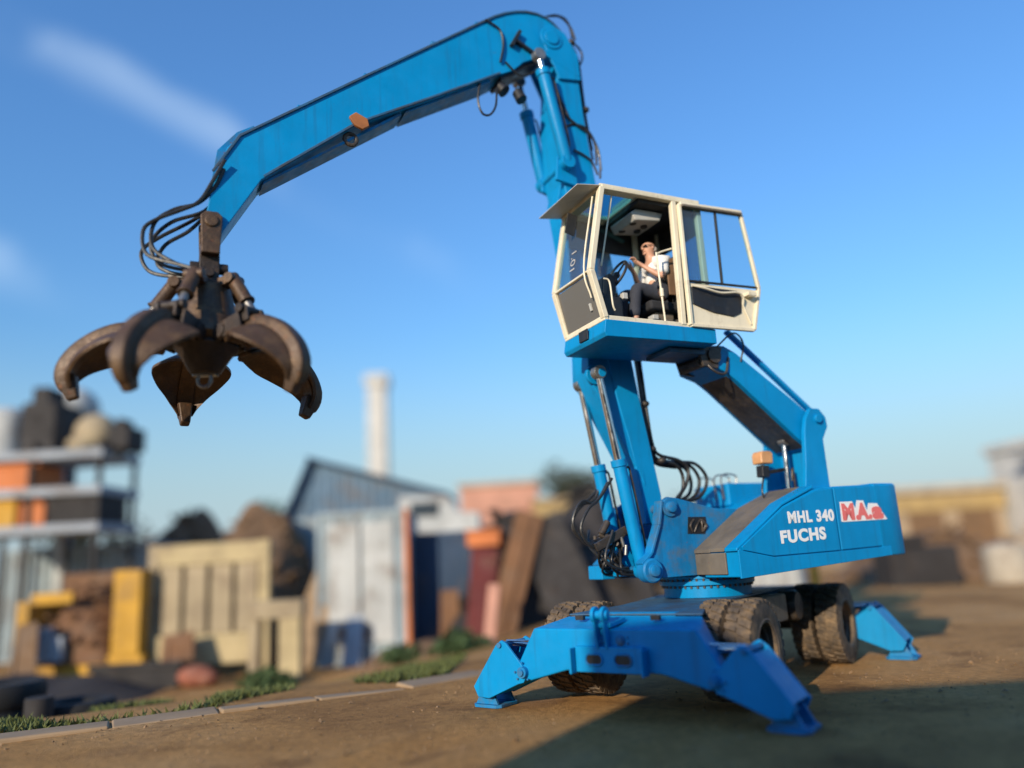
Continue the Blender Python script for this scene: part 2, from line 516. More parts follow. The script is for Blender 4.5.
def outrigger_beam(s):
    """front (s=-1) or rear (s=1) beam: the two arms slope down from the middle"""
    b0, b1 = (2.72 if s > 0 else -2.5), s * 1.98
    prof = [(-.30, .47), (.30, .47), (.56, .455), (1.05, .33), (1.17, .37), (1.20, .50), (.96, .885), (-.96, .885), (-1.20, .50), (-1.17, .37), (-1.05, .33), (-.56, .455)]
    top = [(-.30, .47), (.30, .47), (.56, .47), (.80, .40), (.88, .42), (.90, .55), (.82, .97), (-.82, .97), (-.90, .55), (-.88, .42), (-.80, .40), (-.56, .47)]
    mb = MB()
    mb.loft([[K((A0 + a, b0, z)) for a, z in prof], [K((A0 + a, s * 2.34, z + (.012 if z > .8 else 0))) for a, z in prof], [K((A0 + a, b1, z)) for a, z in top]])
    o = mb.build("outrigger_beam", M['blue'], ROOT, 0.02)
    # bracket plate with the two oval tie-down holes: each hole's shade is painted as a flat black oval in a rim
    mb = MB()
    f0, f1 = b0 + s * .003, b0 + s * .055
    for a in (-.42, .42):
        kprism(mb, [(A0 + a - .015, .44), (A0 + a + .015, .44), (A0 + a + .015, .70), (A0 + a - .015, .70)], f0, b0 + s * .14)
    kbox(mb, A0 - .40, A0 + .40, f0, f1, .455, .715)
    mb.build("towing_bracket", M['blue'], o, 0.012)
    for a in (-.17, .17):
        oval = [(a + (.05 if math.cos(t) > 0 else -.05) + .05 * math.cos(t), .585 + .055 * math.sin(t)) for t in [2 * math.pi * (i + .5) / 20 for i in range(20)]]
        mb = MB()
        kprism(mb, [(A0 + x, z) for x, z in oval], f1 + s * .001, f1 + s * .004)
        hole = mb.build("tie_down_hole_dark", M['black'], o)
        mb = MB()
        ov = [K((A0 + x, f1 + s * .003, z)) for x, z in oval]
        mb.tube(ov + ov[:2], .012, 8, smooth=False)
        mb.build("hole_rim", M['bluedirty'], o)
    mb = MB()
    for a in (-.06 - .055, -.06 + .055) if s < 0 else ():
        mb.bar(K((A0 + a, b0 + s * .07, .98)), K((A0 + a, b0 + s * .02, .70)), .03, .09, up=K((0, s, 0)))
        mb.cyl(K((A0 + a - .02, b0 + s * .06, 1.03)), K((A0 + a + .02, b0 + s * .06, 1.03)), .085)
    if s > 0:
        mb.bm.free()
        return o
    mb.cyl(K((A0 - .06 - .10, b0 + s * .06, 1.03)), K((A0 - .06 + .10, b0 + s * .06, 1.03)), .045)
    mb.bar(K((A0 - .06, b0 + s * .03, .92)), K((A0 - .06, s * 2.2, .955)), .2, .05)
    mb.build("hitch_lug", M['blue'], o, 0.008)
    mb = MB()
    for a in (-.11, .13):
        mb.lathe(K((A0 + a, b0 + s * .002, .775)), K((0, s, 0)), [(.001, 0), (.055, 0), (.055, .012), (.035, .012), (.035, .03), (.001, .03)], 18)
        for da, dz in ((.085, .03), (.085, -.03)):
            mb.cyl(K((A0 + a + da, b0 + s * .002, .775 + dz)), K((A0 + a + da, b0 + s * .02, .775 + dz)), .011, n=8)
    mb.build("hydraulic_fitting", M['bluedirty'], o, 0.003)
    for a in (-.5, .42):
        mb = MB()
        kbox(mb, A0 + a - .05, A0 + a + .05, s * 2.27, s * 2.22, .95, 1.0)
        mb.build("deck_slot_block", M['black'], o)  # solid black block in place of a slot
    return o
outrigger_beam(-1)
outrigger_beam(1)

def outrigger_leg(side, s):
    """hinged leg with its foot pad; side +1 is the machine's right"""
    fa = 1.70 if side > 0 else -1.76
    q = lambda a, b, z: K((A0 + side * (a - .04) + (.03 if s > 0 else 0), b + (.22 if s > 0 else 0), z))
    mb = MB()
    prof = [(1.16, .31), (1.24, .29), (1.66, .12), (1.82, .13), (1.88, .24), (1.53, .70), (1.45, .755), (1.38, .72), (1.16, .48), (1.10, .42)]
    for b0, b1 in ((2.525, 2.49), (2.06, 2.03)):
        mb.loft([[q(a, s * b0, z) for a, z in prof], [q(a, s * b1, z) for a, z in prof]])
    # web plates between the cheeks
    for (a0, z0), (a1, z1) in (((1.53, .67), (1.85, .25)), ((1.24, .33), (1.64, .15))):
        mb.bar(q(a0, s * 2.275, z0), q(a1, s * 2.275, z1), .43, .03, up=K((0, 1, 0)).cross(q(a1, 0, z1) - q(a0, 0, z0)))
    leg = mb.build("outrigger_leg", M['blue'], ROOT, 0.008)
    mb = MB()
    mb.cyl(q(1.16, s * 2.56, .42), q(1.16, s * 1.99, .42), .06)
    mb.cyl(q(1.16, s * 2.585, .42), q(1.16, s * 2.56, .42), .035)
    mb.cyl(q(1.47, s * 2.55, .70), q(1.47, s * 2.0, .70), .03)
    for da, dz in ((.10, .0), (.0, .10), (-.07, -.07), (.07, -.07)):
        mb.cyl(q(1.16 + da, s * 2.525, .42 + dz), q(1.16 + da, s * 2.55, .42 + dz), .012, n=8)
    mb.build("hinge_pin", M['bluedirty'], leg, 0.004)
    mb = MB()
    mb.cyl(q(.78, s * 2.275, .66), q(1.12, s * 2.275, .68), .07)
    mb.build("jack_barrel", M['blue'], leg)
    mb = MB()
    mb.cyl(q(1.12, s * 2.275, .68), q(1.47, s * 2.275, .70), .035)
    mb.cyl(q(1.0, s * 2.40, .74), q(1.46, s * 2.40, .735), .014, n=8)
    mb.build("piston_rod", M['chrome'], leg)
    mb = MB()
    c = q(1.76, s * 2.275, 0)
    lo = [q(1.76 + da, s * 2.275 + db, .004) for da, db in ((-.2, -.15), (-.15, -.2), (.15, -.2), (.2, -.15), (.2, .15), (.15, .2), (-.15, .2), (-.2, .15))]
    mb.loft([lo, [p + Vector((0, 0, .035)) for p in lo]])
    for db in (-.15, .15):
        mb.loft([[q(1.76 + da, s * 2.275 + db + t, z) for da, z in ((-.16, .04), (.16, .04), (.06, .22), (-.06, .22))] for t in (-.018, .018)])
    mb.cyl(q(1.76, s * 2.275 - .24, .16), q(1.76, s * 2.275 + .24, .16), .04)
    mb.build("foot_pad", M['bluedirty'], leg, 0.005)
for s in (-1, 1):
    for side in (-1, 1):
        outrigger_leg(side, s)

# ---- wheels ---------------------------------------------------------
def make_wheel():
    """one wheel about its own origin, axle along X, the dished side towards +X"""
    mb = MB()
    mb.lathe((0, 0, 0), (1, 0, 0), [(.285, -.12), (.32, -.148), (.31, -.11), (.27, -.09), (.27, .02), (.26, .05), (.28, .09), (.315, .115), (.33, .150), (.315, .156), (.288, .14), (.27, .0), (.23, -.03), (.06, -.05), (.06, -.12)], 40)
    for i in range(10):
        t = 2 * math.pi * i / 10
        mb.cyl((-.03, .155 * math.cos(t), .155 * math.sin(t)), (.012, .155 * math.cos(t), .155 * math.sin(t)), .014, n=7)
    mb.lathe((0, 0, 0), (1, 0, 0), [(.001, -.1), (.10, -.1), (.10, .03), (.085, .06), (.05, .07), (.001, .07)], 24)
    w = mb.build("wheel", M['rim'], ROOT, 0.0)
    mb = MB()
    prof = [(.285, -.145), (.33, -.152), (.40, -.152), (.46, -.146), (.498, -.135), (.508, -.10), (.510, 0), (.508, .10), (.498, .135), (.46, .146), (.40, .152), (.33, .152), (.285, .145), (.27, .11), (.27, -.11)]
    n = 56
    rings = []
    for r, h in prof:
        rings.append([Vector((h, r * math.cos(2 * math.pi * i / n), r * math.sin(2 * math.pi * i / n))) for i in range(n)])
    mb.loft(rings + [rings[0]], caps=False)
    bmesh.ops.remove_doubles(mb.bm, verts=mb.bm.verts[:], dist=1e-5)
    nl = 30
    for i in range(nl):
        for row in (-1, 1):
            t = 2 * math.pi * (i + (.25 if row > 0 else -.25)) / nl
            for seg in range(2):
                x0, x1 = (.012, .085) if seg == 0 else (.085, .142)
                tt = t + row * seg * .045
                e = Vector((0, math.cos(tt), math.sin(tt)))
                g = Vector((0, -math.sin(tt), math.cos(tt)))
                hw = .030 if seg == 0 else .036
                top = .530 if seg == 0 else .524
                c0 = Vector((row * x0, 0, 0))
                c1 = Vector((row * x1, 0, 0))
                sk = g * .012 * row
                mb.loft([[c0 + e * .49 - g * hw - sk, c0 + e * .49 + g * hw - sk, c1 + e * .485 + g * hw + sk, c1 + e * .485 - g * hw + sk],
                         [c0 + e * top - g * hw * .86 - sk, c0 + e * top + g * hw * .86 - sk, c1 * .985 + e * top + g * hw * .86 + sk, c1 * .985 + e * top - g * hw * .86 + sk]])
    tyre = mb.build("tyre", M['tyre'], w)
    return w
wheel0 = make_wheel()
first = True
for b, z in ((-1.37, .56), (1.84, .545)):
    for side in (-1, 1):
        for a, dish in ((1.13, 1), (.79, -1)):
            w = wheel0 if first else copy_tree(wheel0, ROOT)
            first = False
            w.location = K((side * a + A0 * 1.5, b, z))
            w.rotation_euler = (random.random() * 6, 0, -YC + (0 if side * dish > 0 else math.pi))
            w.rotation_mode = 'XYZ'

# ---- turntable ------------------------------------------------------
mb = MB()
mb.lathe((0, 0, 0), (0, 0, 1), [(.3, 1.05), (.55, 1.05), (.555, 1.20), (.60, 1.20), (.60, 1.255), (.575, 1.258), (.575, 1.275), (.60, 1.278), (.60, 1.315), (.3, 1.315)], 64)
tt = mb.build("turntable", M['blue'], ROOT, 0.006)
mb = MB()
mb.cyl((0, 0, 0), (0, 0, .038), .0145, n=6)
bolt = mb.build("ring_bolt", M['grease'], tt)
for i in range(88):
    t = 2 * math.pi * (i // 2) / 44
    c = bolt if i == 0 else copy_tree(bolt, tt)
    c.location = (.565 * math.cos(t), .565 * math.sin(t), 1.167) if i % 2 else (.59 * math.cos(t), .59 * math.sin(t), 1.249)

# ---- slewing frame, cheeks ------------------------------------------
mb = MB()
cheek = [(1.20, 1.325), (1.27, 1.36), (1.27, 1.52), (1.13, 1.62), (.97, 1.95), (.90, 2.24), (.80, 2.29), (.66, 2.27), (.10, 2.135), (-.62, 2.10), (-.62, 1.33)]
for v0, v1 in ((.36, .43), (-.63, -.56)):
    uprism(mb, cheek, v0, v1)
ubox(mb, -.6, 1.0, -.56, .36, 1.325, 1.40)
ubox(mb, -.58, -.50, -.56, .36, 1.40, 2.05)
fr = mb.build("slewing_frame", M['bluedirty'], ROOT, 0.012)
fl = [(1.29, 1.50), (1.14, 1.62), (.99, 1.95), (.92, 2.24)]
for v in (.395, -.595):
    mb = MB()
    for (a, c), (d, e) in zip(fl, fl[1:]):
        Ubar(mb, (a, v, c), (d, v, e), .15, .035, up=U((0, 1, 0)).cross(U((d - a, 0, e - c))))
    mb.build("cheek_flange", M['bluedirty'], fr, 0.008)
mb = MB()
mb.lathe(U((.80, .431, 2.16)), UP_V, [(.001, 0), (.115, 0), (.115, .03), (.07, .03), (.065, .075), (.04, .085), (.001, .085)])
Ucyl(mb, (.80, -.66, 2.16), (.80, .43, 2.16), .055)
mb.build("boom_foot_pin", M['bluedirty'], fr, 0.005)
mb = MB()
mb.lathe(U((1.16, .431, 1.42)), UP_V, [(.001, -.1), (.14, -.1), (.145, .05), (.125, .07), (.075, .07), (.07, .11), (.045, .12), (.001, .12)])
Ucyl(mb, (1.16, -.68, 1.42), (1.16, .43, 1.42), .06)
mb.build("cylinder_pin", M['bluedirty'], fr, 0.005)
mb = MB()
uprism(mb, [(.56, 1.83), (.53, 2.035), (.26, 2.03), (.25, 1.89), (.30, 1.82)], .4315, .4375)
mb.build("access_hole_dark", M['black'], fr)  # flat black panel painted in for the shade inside the opening
mb = MB()
random.seed(4)
for i in range(7):
    u = random.uniform(.29, .5)
    Utube(mb, [(u, .44, 1.85), (u + random.uniform(-.06, .06), .455, 1.93), (random.uniform(.28, .5), .44, 2.0)], .012, 6)
mb.build("inner_hose", M['grease'], fr)
# swivel valve block and its tangle of hoses in front of the boom foot
mb = MB()
ubox(mb, 1.24, 1.44, -.55, -.22, 1.33, 1.50)
ubox(mb, 1.10, 1.30, -.45, .02, 1.36, 1.72)
vb = mb.build("valve_block", M['blue'], ROOT, 0.015)
for i in range(9):
    mb = MB()
    u, v, z = random.uniform(1.25, 1.52), random.uniform(-.55, .12), random.uniform(1.5, 1.9)
    Ucyl(mb, (u, v, z), (u + random.uniform(-.12, .12), v + random.uniform(-.05, .1), z + random.uniform(-.1, .16)), random.uniform(.025, .05), n=10)
    mb.build("valve_fitting", M['grease'], vb, 0.005)
mb = MB()
for i in range(6):
    u, v, z = random.uniform(1.25, 1.45), random.uniform(-.4, .2), random.uniform(1.5, 1.85)
    Ucyl(mb, (u, v, z), (u + random.uniform(-.02, .04), v, z + .12), .022, n=10)
mb.build("steel_pipe", M['steel'], vb, 0.003)
mb = MB()
for i in range(12):
    p = (random.uniform(1.2, 1.5), random.uniform(-.5, .22), random.uniform(1.75, 2.0))
    q = (random.uniform(1.15, 1.5), random.uniform(-.4, .25), random.uniform(1.38, 1.5))
    mid = (max(p[0], q[0]) + random.uniform(.0, .16), (p[1] + q[1]) / 2 + random.uniform(-.08, .12), (p[2] + q[2]) / 2 + random.uniform(-.12, .08))
    Utube(mb, [p, mid, q, (q[0] - .15, q[1], q[2] - .03)], .017)
for pts in ([(1.20, -0.30, 2.71), (1.38, -0.30, 2.43), (1.69, -0.30, 2.18), (1.76, -0.30, 1.96), (1.56, -0.30, 1.81), (1.29, -0.30, 1.85)], [(1.29, -0.22, 2.65), (1.47, -0.22, 2.32), (1.68, -0.22, 2.26), (1.80, -0.22, 2.08), (1.69, -0.22, 1.83), (1.43, -0.22, 1.77)],
            [(1.32, -0.10, 2.53), (1.53, -0.10, 2.27), (1.70, -0.10, 2.30), (1.83, -0.10, 2.17), (1.86, -0.10, 1.98), (1.65, -0.10, 1.76), (1.31, -0.10, 1.93)], [(1.38, 0.10, 2.56), (1.58, 0.10, 2.32), (1.76, 0.10, 2.18), (1.88, 0.10, 1.94), (1.72, 0.10, 1.72), (1.42, 0.10, 1.74)]):
    hb_ = MB()
    Utube(hb_, pts, .018)
    hb_.build("hydraulic_hose", M['rubber'], vb)
mb.build("hose_tangle", M['rubber'], vb)
mb = MB()
Ubar(mb, *[(1.73, 0.16, 1.72), (1.28, 0.16, 1.92)], .10, .04)
mb.build("hose_clamp", M['grease'], vb, 0.006)

# ---- engine house and counterweight ---------------------------------
mb = MB()
prof = [(.47, 1.295), (.47, 1.63), (-.28, 2.085), (-.80, 2.27), (-.95, 2.305), (-1.25, 2.315), (-2.0, 2.335), (-2.0, 1.425)]
uprism(mb, prof, .56, 1.215)
uprism(mb, [(-.58, 1.35), (-.58, 2.06), (-.95, 2.305), (-1.25, 2.315), (-2.0, 2.335), (-2.0, 1.425)], -1.2, .56)
house = mb.build("engine_house", M['blue'], ROOT, 0.02)
mb = MB()   # sill along the bottom edge of the side
uprism(mb, [(.50, 1.285), (.50, 1.605), (-.02, 1.50), (-1.0, 1.515), (-2.0, 1.545), (-2.0, 1.43)], 1.217, 1.245)
mb.build("side_sill", M['blue'], house, 0.006)
mb = MB()
uprism(mb, [(.44, 1.635), (-.27, 2.07), (-.80, 2.255), (-1.11, 2.29), (-1.11, 1.53), (-.02, 1.512), (.42, 1.60)], 1.217, 1.236)
uprism(mb, [(-1.135, 2.29), (-1.96, 2.31), (-1.96, 1.555), (-1.135, 1.532)], 1.217, 1.237)
mb.build("side_door", M['blue'], house, 0.007)
mb = MB()   # the worn sloping walkway sheets on top of the front shoulder
for v0, v1, dz in ((.44, .74, .0), (.745, .99, .006)):
    uprism(mb, [(.50, 1.585 + dz), (.50, 1.625 + dz), (-.28, 2.125 + dz), (-.82, 2.33 + dz), (-.82, 2.29 + dz), (-.28, 2.09 + dz)], v0, v1)
mb.build("walkway_sheet", M['brown'], house, 0.006)
mb = MB()
uprism(mb, [(.50, 1.585), (.50, 1.63), (-.28, 2.13), (-.82, 2.335), (-.82, 2.29), (-.28, 2.09)], .992, 1.215)
mb.build("shoulder_cover", M['blue'], house, 0.015)
mb = MB()
ubox(mb, .472, .50, .45, 1.0, 1.33, 1.58)
mb.build("front_grille", M['brown'], house, 0.01)
mb = MB()
pl = lambda v: [(-1.85, v), (-2.0, v), (-2.17, v - .02), (-2.24, v - .09)]
ring = lambda z, k: [U((u, v * k, z)) for u, v in [(-1.85, 1.24), (-2.06, 1.24), (-2.24, 1.225), (-2.31, 1.19), (-2.335, 1.11), (-2.335, -1.11), (-2.31, -1.19), (-2.24, -1.225), (-2.02, -1.24), (-1.85, -1.24)]]
mb.loft([ring(1.425, .985), ring(1.45, 1.0), ring(2.315, 1.0), ring(2.345, .975)])
mb.build("counterweight", M['blue'], ROOT, 0.012)
mb = MB()
ubox(mb, -1.45, -.75, -1.0, -.25, 2.2, 2.52)
tb = mb.build("fuel_tank", M['blue'], house, 0.03)
mb = MB()
for v in (-.45, -.3, -.8):
    Utube(mb, [(-.7, v, 2.3), (-.7, v, 2.62), (-.95, v, 2.63), (-.95, v, 2.5)], .012)
mb.build("tank_rail", M['steel'], house)

def lettering(txt, size, p0, p1, v, m, name="lettering", bold=.012, sx=1.0, shear=0.0, parent=None, space=1.14):
    """flat letters on the left side panel, baseline from p0 to p1 (u, z)"""
    cu = bpy.data.curves.new(name, 'FONT')
    cu.body = txt
    cu.size = size
    cu.offset = bold
    cu.extrude = .0015
    cu.shear = shear
    cu.space_character = space
    tmp = bpy.data.objects.new("tmp", cu)
    COL.objects.link(tmp)
    bpy.context.view_layer.update()
    me = bpy.data.meshes.new_from_object(tmp.evaluated_get(bpy.context.evaluated_depsgraph_get()))
    bpy.data.objects.remove(tmp)
    w = max(q.co.x for q in me.vertices)
    d = Vector((p1[0] - p0[0], p1[1] - p0[1]))
    k = d.length / w * sx
    d.normalize()
    for q in me.vertices:
        x, y, z = q.co
        q.co = U((p0[0] + d.x * x * k - 0 * y, v + z, p0[1] + d.y * x * k + y))
    me.materials.clear()
    me.materials.append(m)
    o = bpy.data.objects.new(name, me)
    COL.objects.link(o)
    o.parent = parent
    return o
lettering("FUCHS", .195, (-.155, 1.655), (-.895, 1.68), 1.240, M['white'], parent=house, bold=.009)
lettering("MHL 340", .185, (-.31, 1.885), (-1.075, 1.895), 1.240, M['white'], parent=house, bold=.008)
mb = MB()
uprism(mb, [(-1.20, 2.115), (-1.185, 1.875), (-1.205, 1.868), (-2.005, 1.880), (-1.94, 1.965), (-1.86, 2.085), (-1.70, 2.09), (-1.66, 2.0), (-1.62, 2.125), (-1.50, 2.13), (-1.46, 2.03), (-1.42, 2.118)], 1.2415, 1.2425)
mb.build("logo_backing", M['white'], house)
lettering("M.", .262, (-1.215, 1.900), (-1.515, 1.903), 1.2445, M['red'], name="logo_letter", bold=.016, parent=house)
lettering("A.", .262, (-1.49, 1.902), (-1.735, 1.905), 1.2448, M['red'], name="logo_letter", bold=.016, parent=house)
lettering("a", .27, (-1.755, 1.905), (-1.945, 1.908), 1.2451, M['red'], name="logo_letter", bold=.018, parent=house)

# ---- boom -----------------------------------------------------------
def boom_ring(z, ur, uf, v0=-.34, v1=.15):
    return [U((ur, v0, z)), U((uf, v0, z)), U((uf, v1, z)), U((ur, v1, z))]
mb = MB()
mb.loft([boom_ring(1.98, .68, .93, -.30, .10), boom_ring(2.33, .66, .95, -.31, .11), boom_ring(3.04, .80, 1.10), boom_ring(3.6, .89, 1.24), boom_ring(4.07, .95, 1.32), boom_ring(5.4, 1.12, 1.58), boom_ring(6.62, 1.28, 1.80),
         boom_ring(7.48, 1.37, 1.82), boom_ring(8.1, 1.41, 1.76), boom_ring(8.35, 1.43, 1.78)])
boom = mb.build("boom", M['blue'], ROOT, 0.015)
mb = MB()   # mounting bracket of the lift cylinders
for v0, v1 in ((-.29, .13),):
    uprism(mb, [(.90, 2.45), (1.22, 3.08), (1.50, 3.62), (1.62, 3.86), (1.60, 4.3), (1.30, 4.7), (1.0, 4.2)], v0, v1)
Ucyl(mb, (1.535, -.29, 3.86), (1.535, .33, 3.86), .06)
Ucyl(mb, (1.535, .10, 3.87), (1.535, .16, 3.87), .13)
uprism(mb, [(1.28, 4.0), (1.60, 4.1), (1.72, 5.3), (1.84, 6.3), (1.76, 6.6), (1.55, 5.4)], -.25, .06)
mb.build("cylinder_bracket", M['blue'], boom, 0.012)
mb = MB()   # stick head cheeks at the top of the boom
for v0, v1 in ((.152, .19), (-.38, -.342)):
    uprism(mb, [(1.40, 8.1), (1.74, 8.05), (1.95, 8.55), (1.92, 8.82), (1.78, 8.88), (1.60, 8.80), (1.42, 8.5)], v0, v1)
Ucyl(mb, (1.83, -.43, 8.66), (1.83, .225, 8.66), .11)
Ucyl(mb, (1.83, .18, 8.66), (1.83, .205, 8.66), .17)
Ubar(mb, (1.95, .17, 8.42), (1.42, .17, 8.18), .09, .05)
mb.build("boom_head", M['blue'], boom, 0.01)
mb = MB()
uprism(mb, [(1.60, 6.45), (1.92, 6.50), (1.88, 6.85), (1.72, 6.95), (1.60, 6.8)], .152, .205)
uprism(mb, [(1.60, 6.5), (1.84, 6.60), (1.84, 6.80), (1.72, 6.95), (1.60, 6.8)], -.40, -.345)
Ucyl(mb, (1.79, -.52, 6.74), (1.79, .30, 6.74), .05)
mb.build("stick_cylinder_bracket", M['blue'], boom, 0.01)

# ---- stick ----------------------------------------------------------
stick_prof = [(6.20, 5.36), (6.16, 5.62), (6.10, 5.90), (6.00, 6.22), (5.875, 6.375), (4.4, 7.51), (2.875, 8.66), (2.65, 8.825), (2.49, 8.92), (2.33, 8.99), (2.17, 9.035), (2.0, 9.05), (1.865, 9.025), (1.74, 8.965), (1.64, 8.87), (1.575, 8.75), (1.56, 8.62), (1.66, 8.47), (2.0, 8.36), (2.25, 8.22), (2.42, 8.05), (2.62, 7.94), (3.62, 7.33), (4.56, 6.79), (5.635, 5.89), (6.03, 5.20), (6.11, 5.21)]
mb = MB()
uprism(mb, stick_prof, -.31, .12)
stick = mb.build("stick", M['blue'], ROOT, 0.012)
mb = MB()   # edge strips (the plates overlap the webs), on both faces
edge = [(5.61, 5.93), (4.56, 6.81), (3.62, 7.36), (2.62, 7.96)]
top = [(6.14, 5.9), (5.875, 6.375), (4.4, 7.505), (2.875, 8.655), (2.65, 8.82), (2.49, 8.915), (2.33, 8.985), (2.17, 9.03), (2.0, 9.045), (1.865, 9.02), (1.74, 8.96), (1.64, 8.865)]
for v in (.128, -.318):
    for L in (edge, top):
        for (a, c), (d, e) in zip(L, L[1:]):
            Ubar(mb, (a, v, c), (d, v, e), .028, .03)
mb.build("edge_strip", M['deck'], stick, 0.004)
mb = MB()
uprism(mb, [(5.62, 5.86), (5.60, 5.91), (4.0, 7.11), (3.98, 7.08)], -.25, .06)
uprism(mb, [(3.95, 7.10), (3.93, 7.135), (2.75, 7.86), (2.74, 7.83)], -.27, .08)
mb.build("belly_plate", M['bluedirty'], stick, 0.005)
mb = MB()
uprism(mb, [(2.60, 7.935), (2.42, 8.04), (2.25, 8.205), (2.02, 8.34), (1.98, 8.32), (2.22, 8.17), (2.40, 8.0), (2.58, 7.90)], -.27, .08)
mb.build("underside_dark", M['black'], stick)  # black plate standing in for the shade inside the stick's open underside
mb = MB()
uprism(mb, [(6.16, 5.75), (6.10, 6.2), (5.9, 6.46), (5.72, 6.58), (5.70, 6.50), (5.86, 6.37), (5.98, 6.2), (6.08, 5.85)], -.24, .05)
mb.build("hose_guard", M['bluedirty'], stick, 0.006)
mb = MB()
uprism(mb, [(4.66, 6.86), (4.58, 6.93), (4.44, 6.87), (4.42, 6.78), (4.50, 6.72), (4.60, 6.76)], .121, .165)
mb.build("hook_bracket", M['orange'], stick, 0.008)
mb = MB()
for i in range(14):
    t0, t1 = 2 * math.pi * i / 14, 2 * math.pi * (i + 1) / 14
    Ucyl(mb, (4.62 + .075 * math.cos(t0), .05, 6.62 + .075 * math.sin(t0)), (4.62 + .075 * math.cos(t1), .05, 6.62 + .075 * math.sin(t1)), .024, n=8)
mb.build("hook_eye", M['grease'], stick)
mb = MB()
for v in (-.05, -.16):
    Utube(mb, [(5.98, v, 6.30), (5.84, v, 6.46), (4.4, v, 7.56), (2.86, v, 8.72), (2.45, v, 8.99), (2.1, v, 9.11), (1.83, v, 9.07), (1.58, v, 8.88)], .022)
mb.build("steel_pipe", M['deck'], stick)
mb = MB()
for u, z in ((5.2, 6.93), (4.4, 7.545), (3.5, 8.24), (2.86, 8.71)):
    Ubar(mb, (u, -.24, z), (u, .03, z), .07, .08)
mb.build("pipe_clamp", M['bluedirty'], stick, 0.006)
mb = MB()
Ubar(mb, (2.44, .15, 8.40), (2.30, .15, 8.66), .05, .09)
Ubar(mb, (2.36, .15, 8.50), (2.12, .15, 8.38), .04, .07)
mb.build("work_lamp", M['black'], stick, 0.01)
mb = MB()
Ucyl(mb, (2.60, .0, 7.86), (2.53, .05, 7.75), .07, .09)
Ucyl(mb, (2.32, .0, 7.82), (2.28, .05, 7.68), .07, .08)
mb.build("work_lamp", M['black'], stick, 0.006)
mb = MB()
for pts in ([(2.91, 0.10, 7.77), (2.95, 0.10, 7.50), (2.90, 0.10, 7.32), (2.79, 0.10, 7.32), (2.70, 0.10, 7.47), (2.67, 0.10, 7.74)], [(2.80, 0.15, 8.71), (2.60, 0.15, 8.61), (2.56, 0.15, 8.39), (2.62, 0.15, 8.11)], [(2.54, 0.14, 8.14), (2.33, 0.14, 7.99), (2.10, 0.14, 8.10), (1.99, 0.14, 8.28)],
            [(2.27, 0.10, 8.64), (2.12, 0.10, 8.54), (2.00, 0.10, 8.46), (1.90, 0.10, 8.39)]):
    hb_ = MB()
    Utube(hb_, pts, .015)
    hb_.build("lamp_cable", M['rubber'], stick)

# ---- cylinders ------------------------------------------------------
def ram(name, p, q, split, r, rr, parent=ROOT):
    """hydraulic ram: barrel from p for a share 'split' of the way to q, then the chromed rod"""
    p, q = U(p), U(q)
    d = (q - p).normalized()
    m = p + (q - p) * split
    mb = MB()
    mb.lathe(p, d, [(.001, -.02), (r * .8, -.02), (r, .03), (r, (m - p).length - .09), (r * 1.18, (m - p).length - .085), (r * 1.18, (m - p).length), (rr * 1.1, (m - p).length), (.001, (m - p).length)])
    mb.cyl(p - UP_V * .07, p + UP_V * .07, r * 1.15)
    o = mb.build(name, M['blue'], parent, 0.004)
    mb = MB()
    mb.cyl(m - d * .02, q, rr)
    mb.build("piston_rod", M['chrome'], o)
    mb = MB()
    mb.cyl(q - UP_V * .055, q + UP_V * .055, rr * 1.9)
    mb.build("rod_eye", M['steel'], o, 0.004)
    mb = MB()
    side = d.cross(UP_V)
    mb.tube([m - d * .12 + side * r, m - d * .12 + side * (r + .05), m - d * .3 + side * (r + .055), p + d * .35 + side * (r + .04), p + d * .2 + side * r], .014)
    mb.build("feed_pipe", M['grease'], o)
    return o
ram("lift_cylinder", (1.16, .27, 1.42), (1.56, .27, 3.87), .55, .082, .046)
ram("lift_cylinder", (1.16, -.22, 1.42), (1.54, -.22, 3.82), .56, .08, .045)
ram("stick_cylinder", (1.77, .25, 6.74), (2.085, .25, 8.28), .86, .085, .045)
ram("stick_cylinder", (1.77, -.42, 6.74), (2.06, -.42, 8.30), .70, .085, .045)
ram("cab_cylinder", (-1.02, .62, 2.25), (-1.04, .62, 2.98), .10, .06, .036)

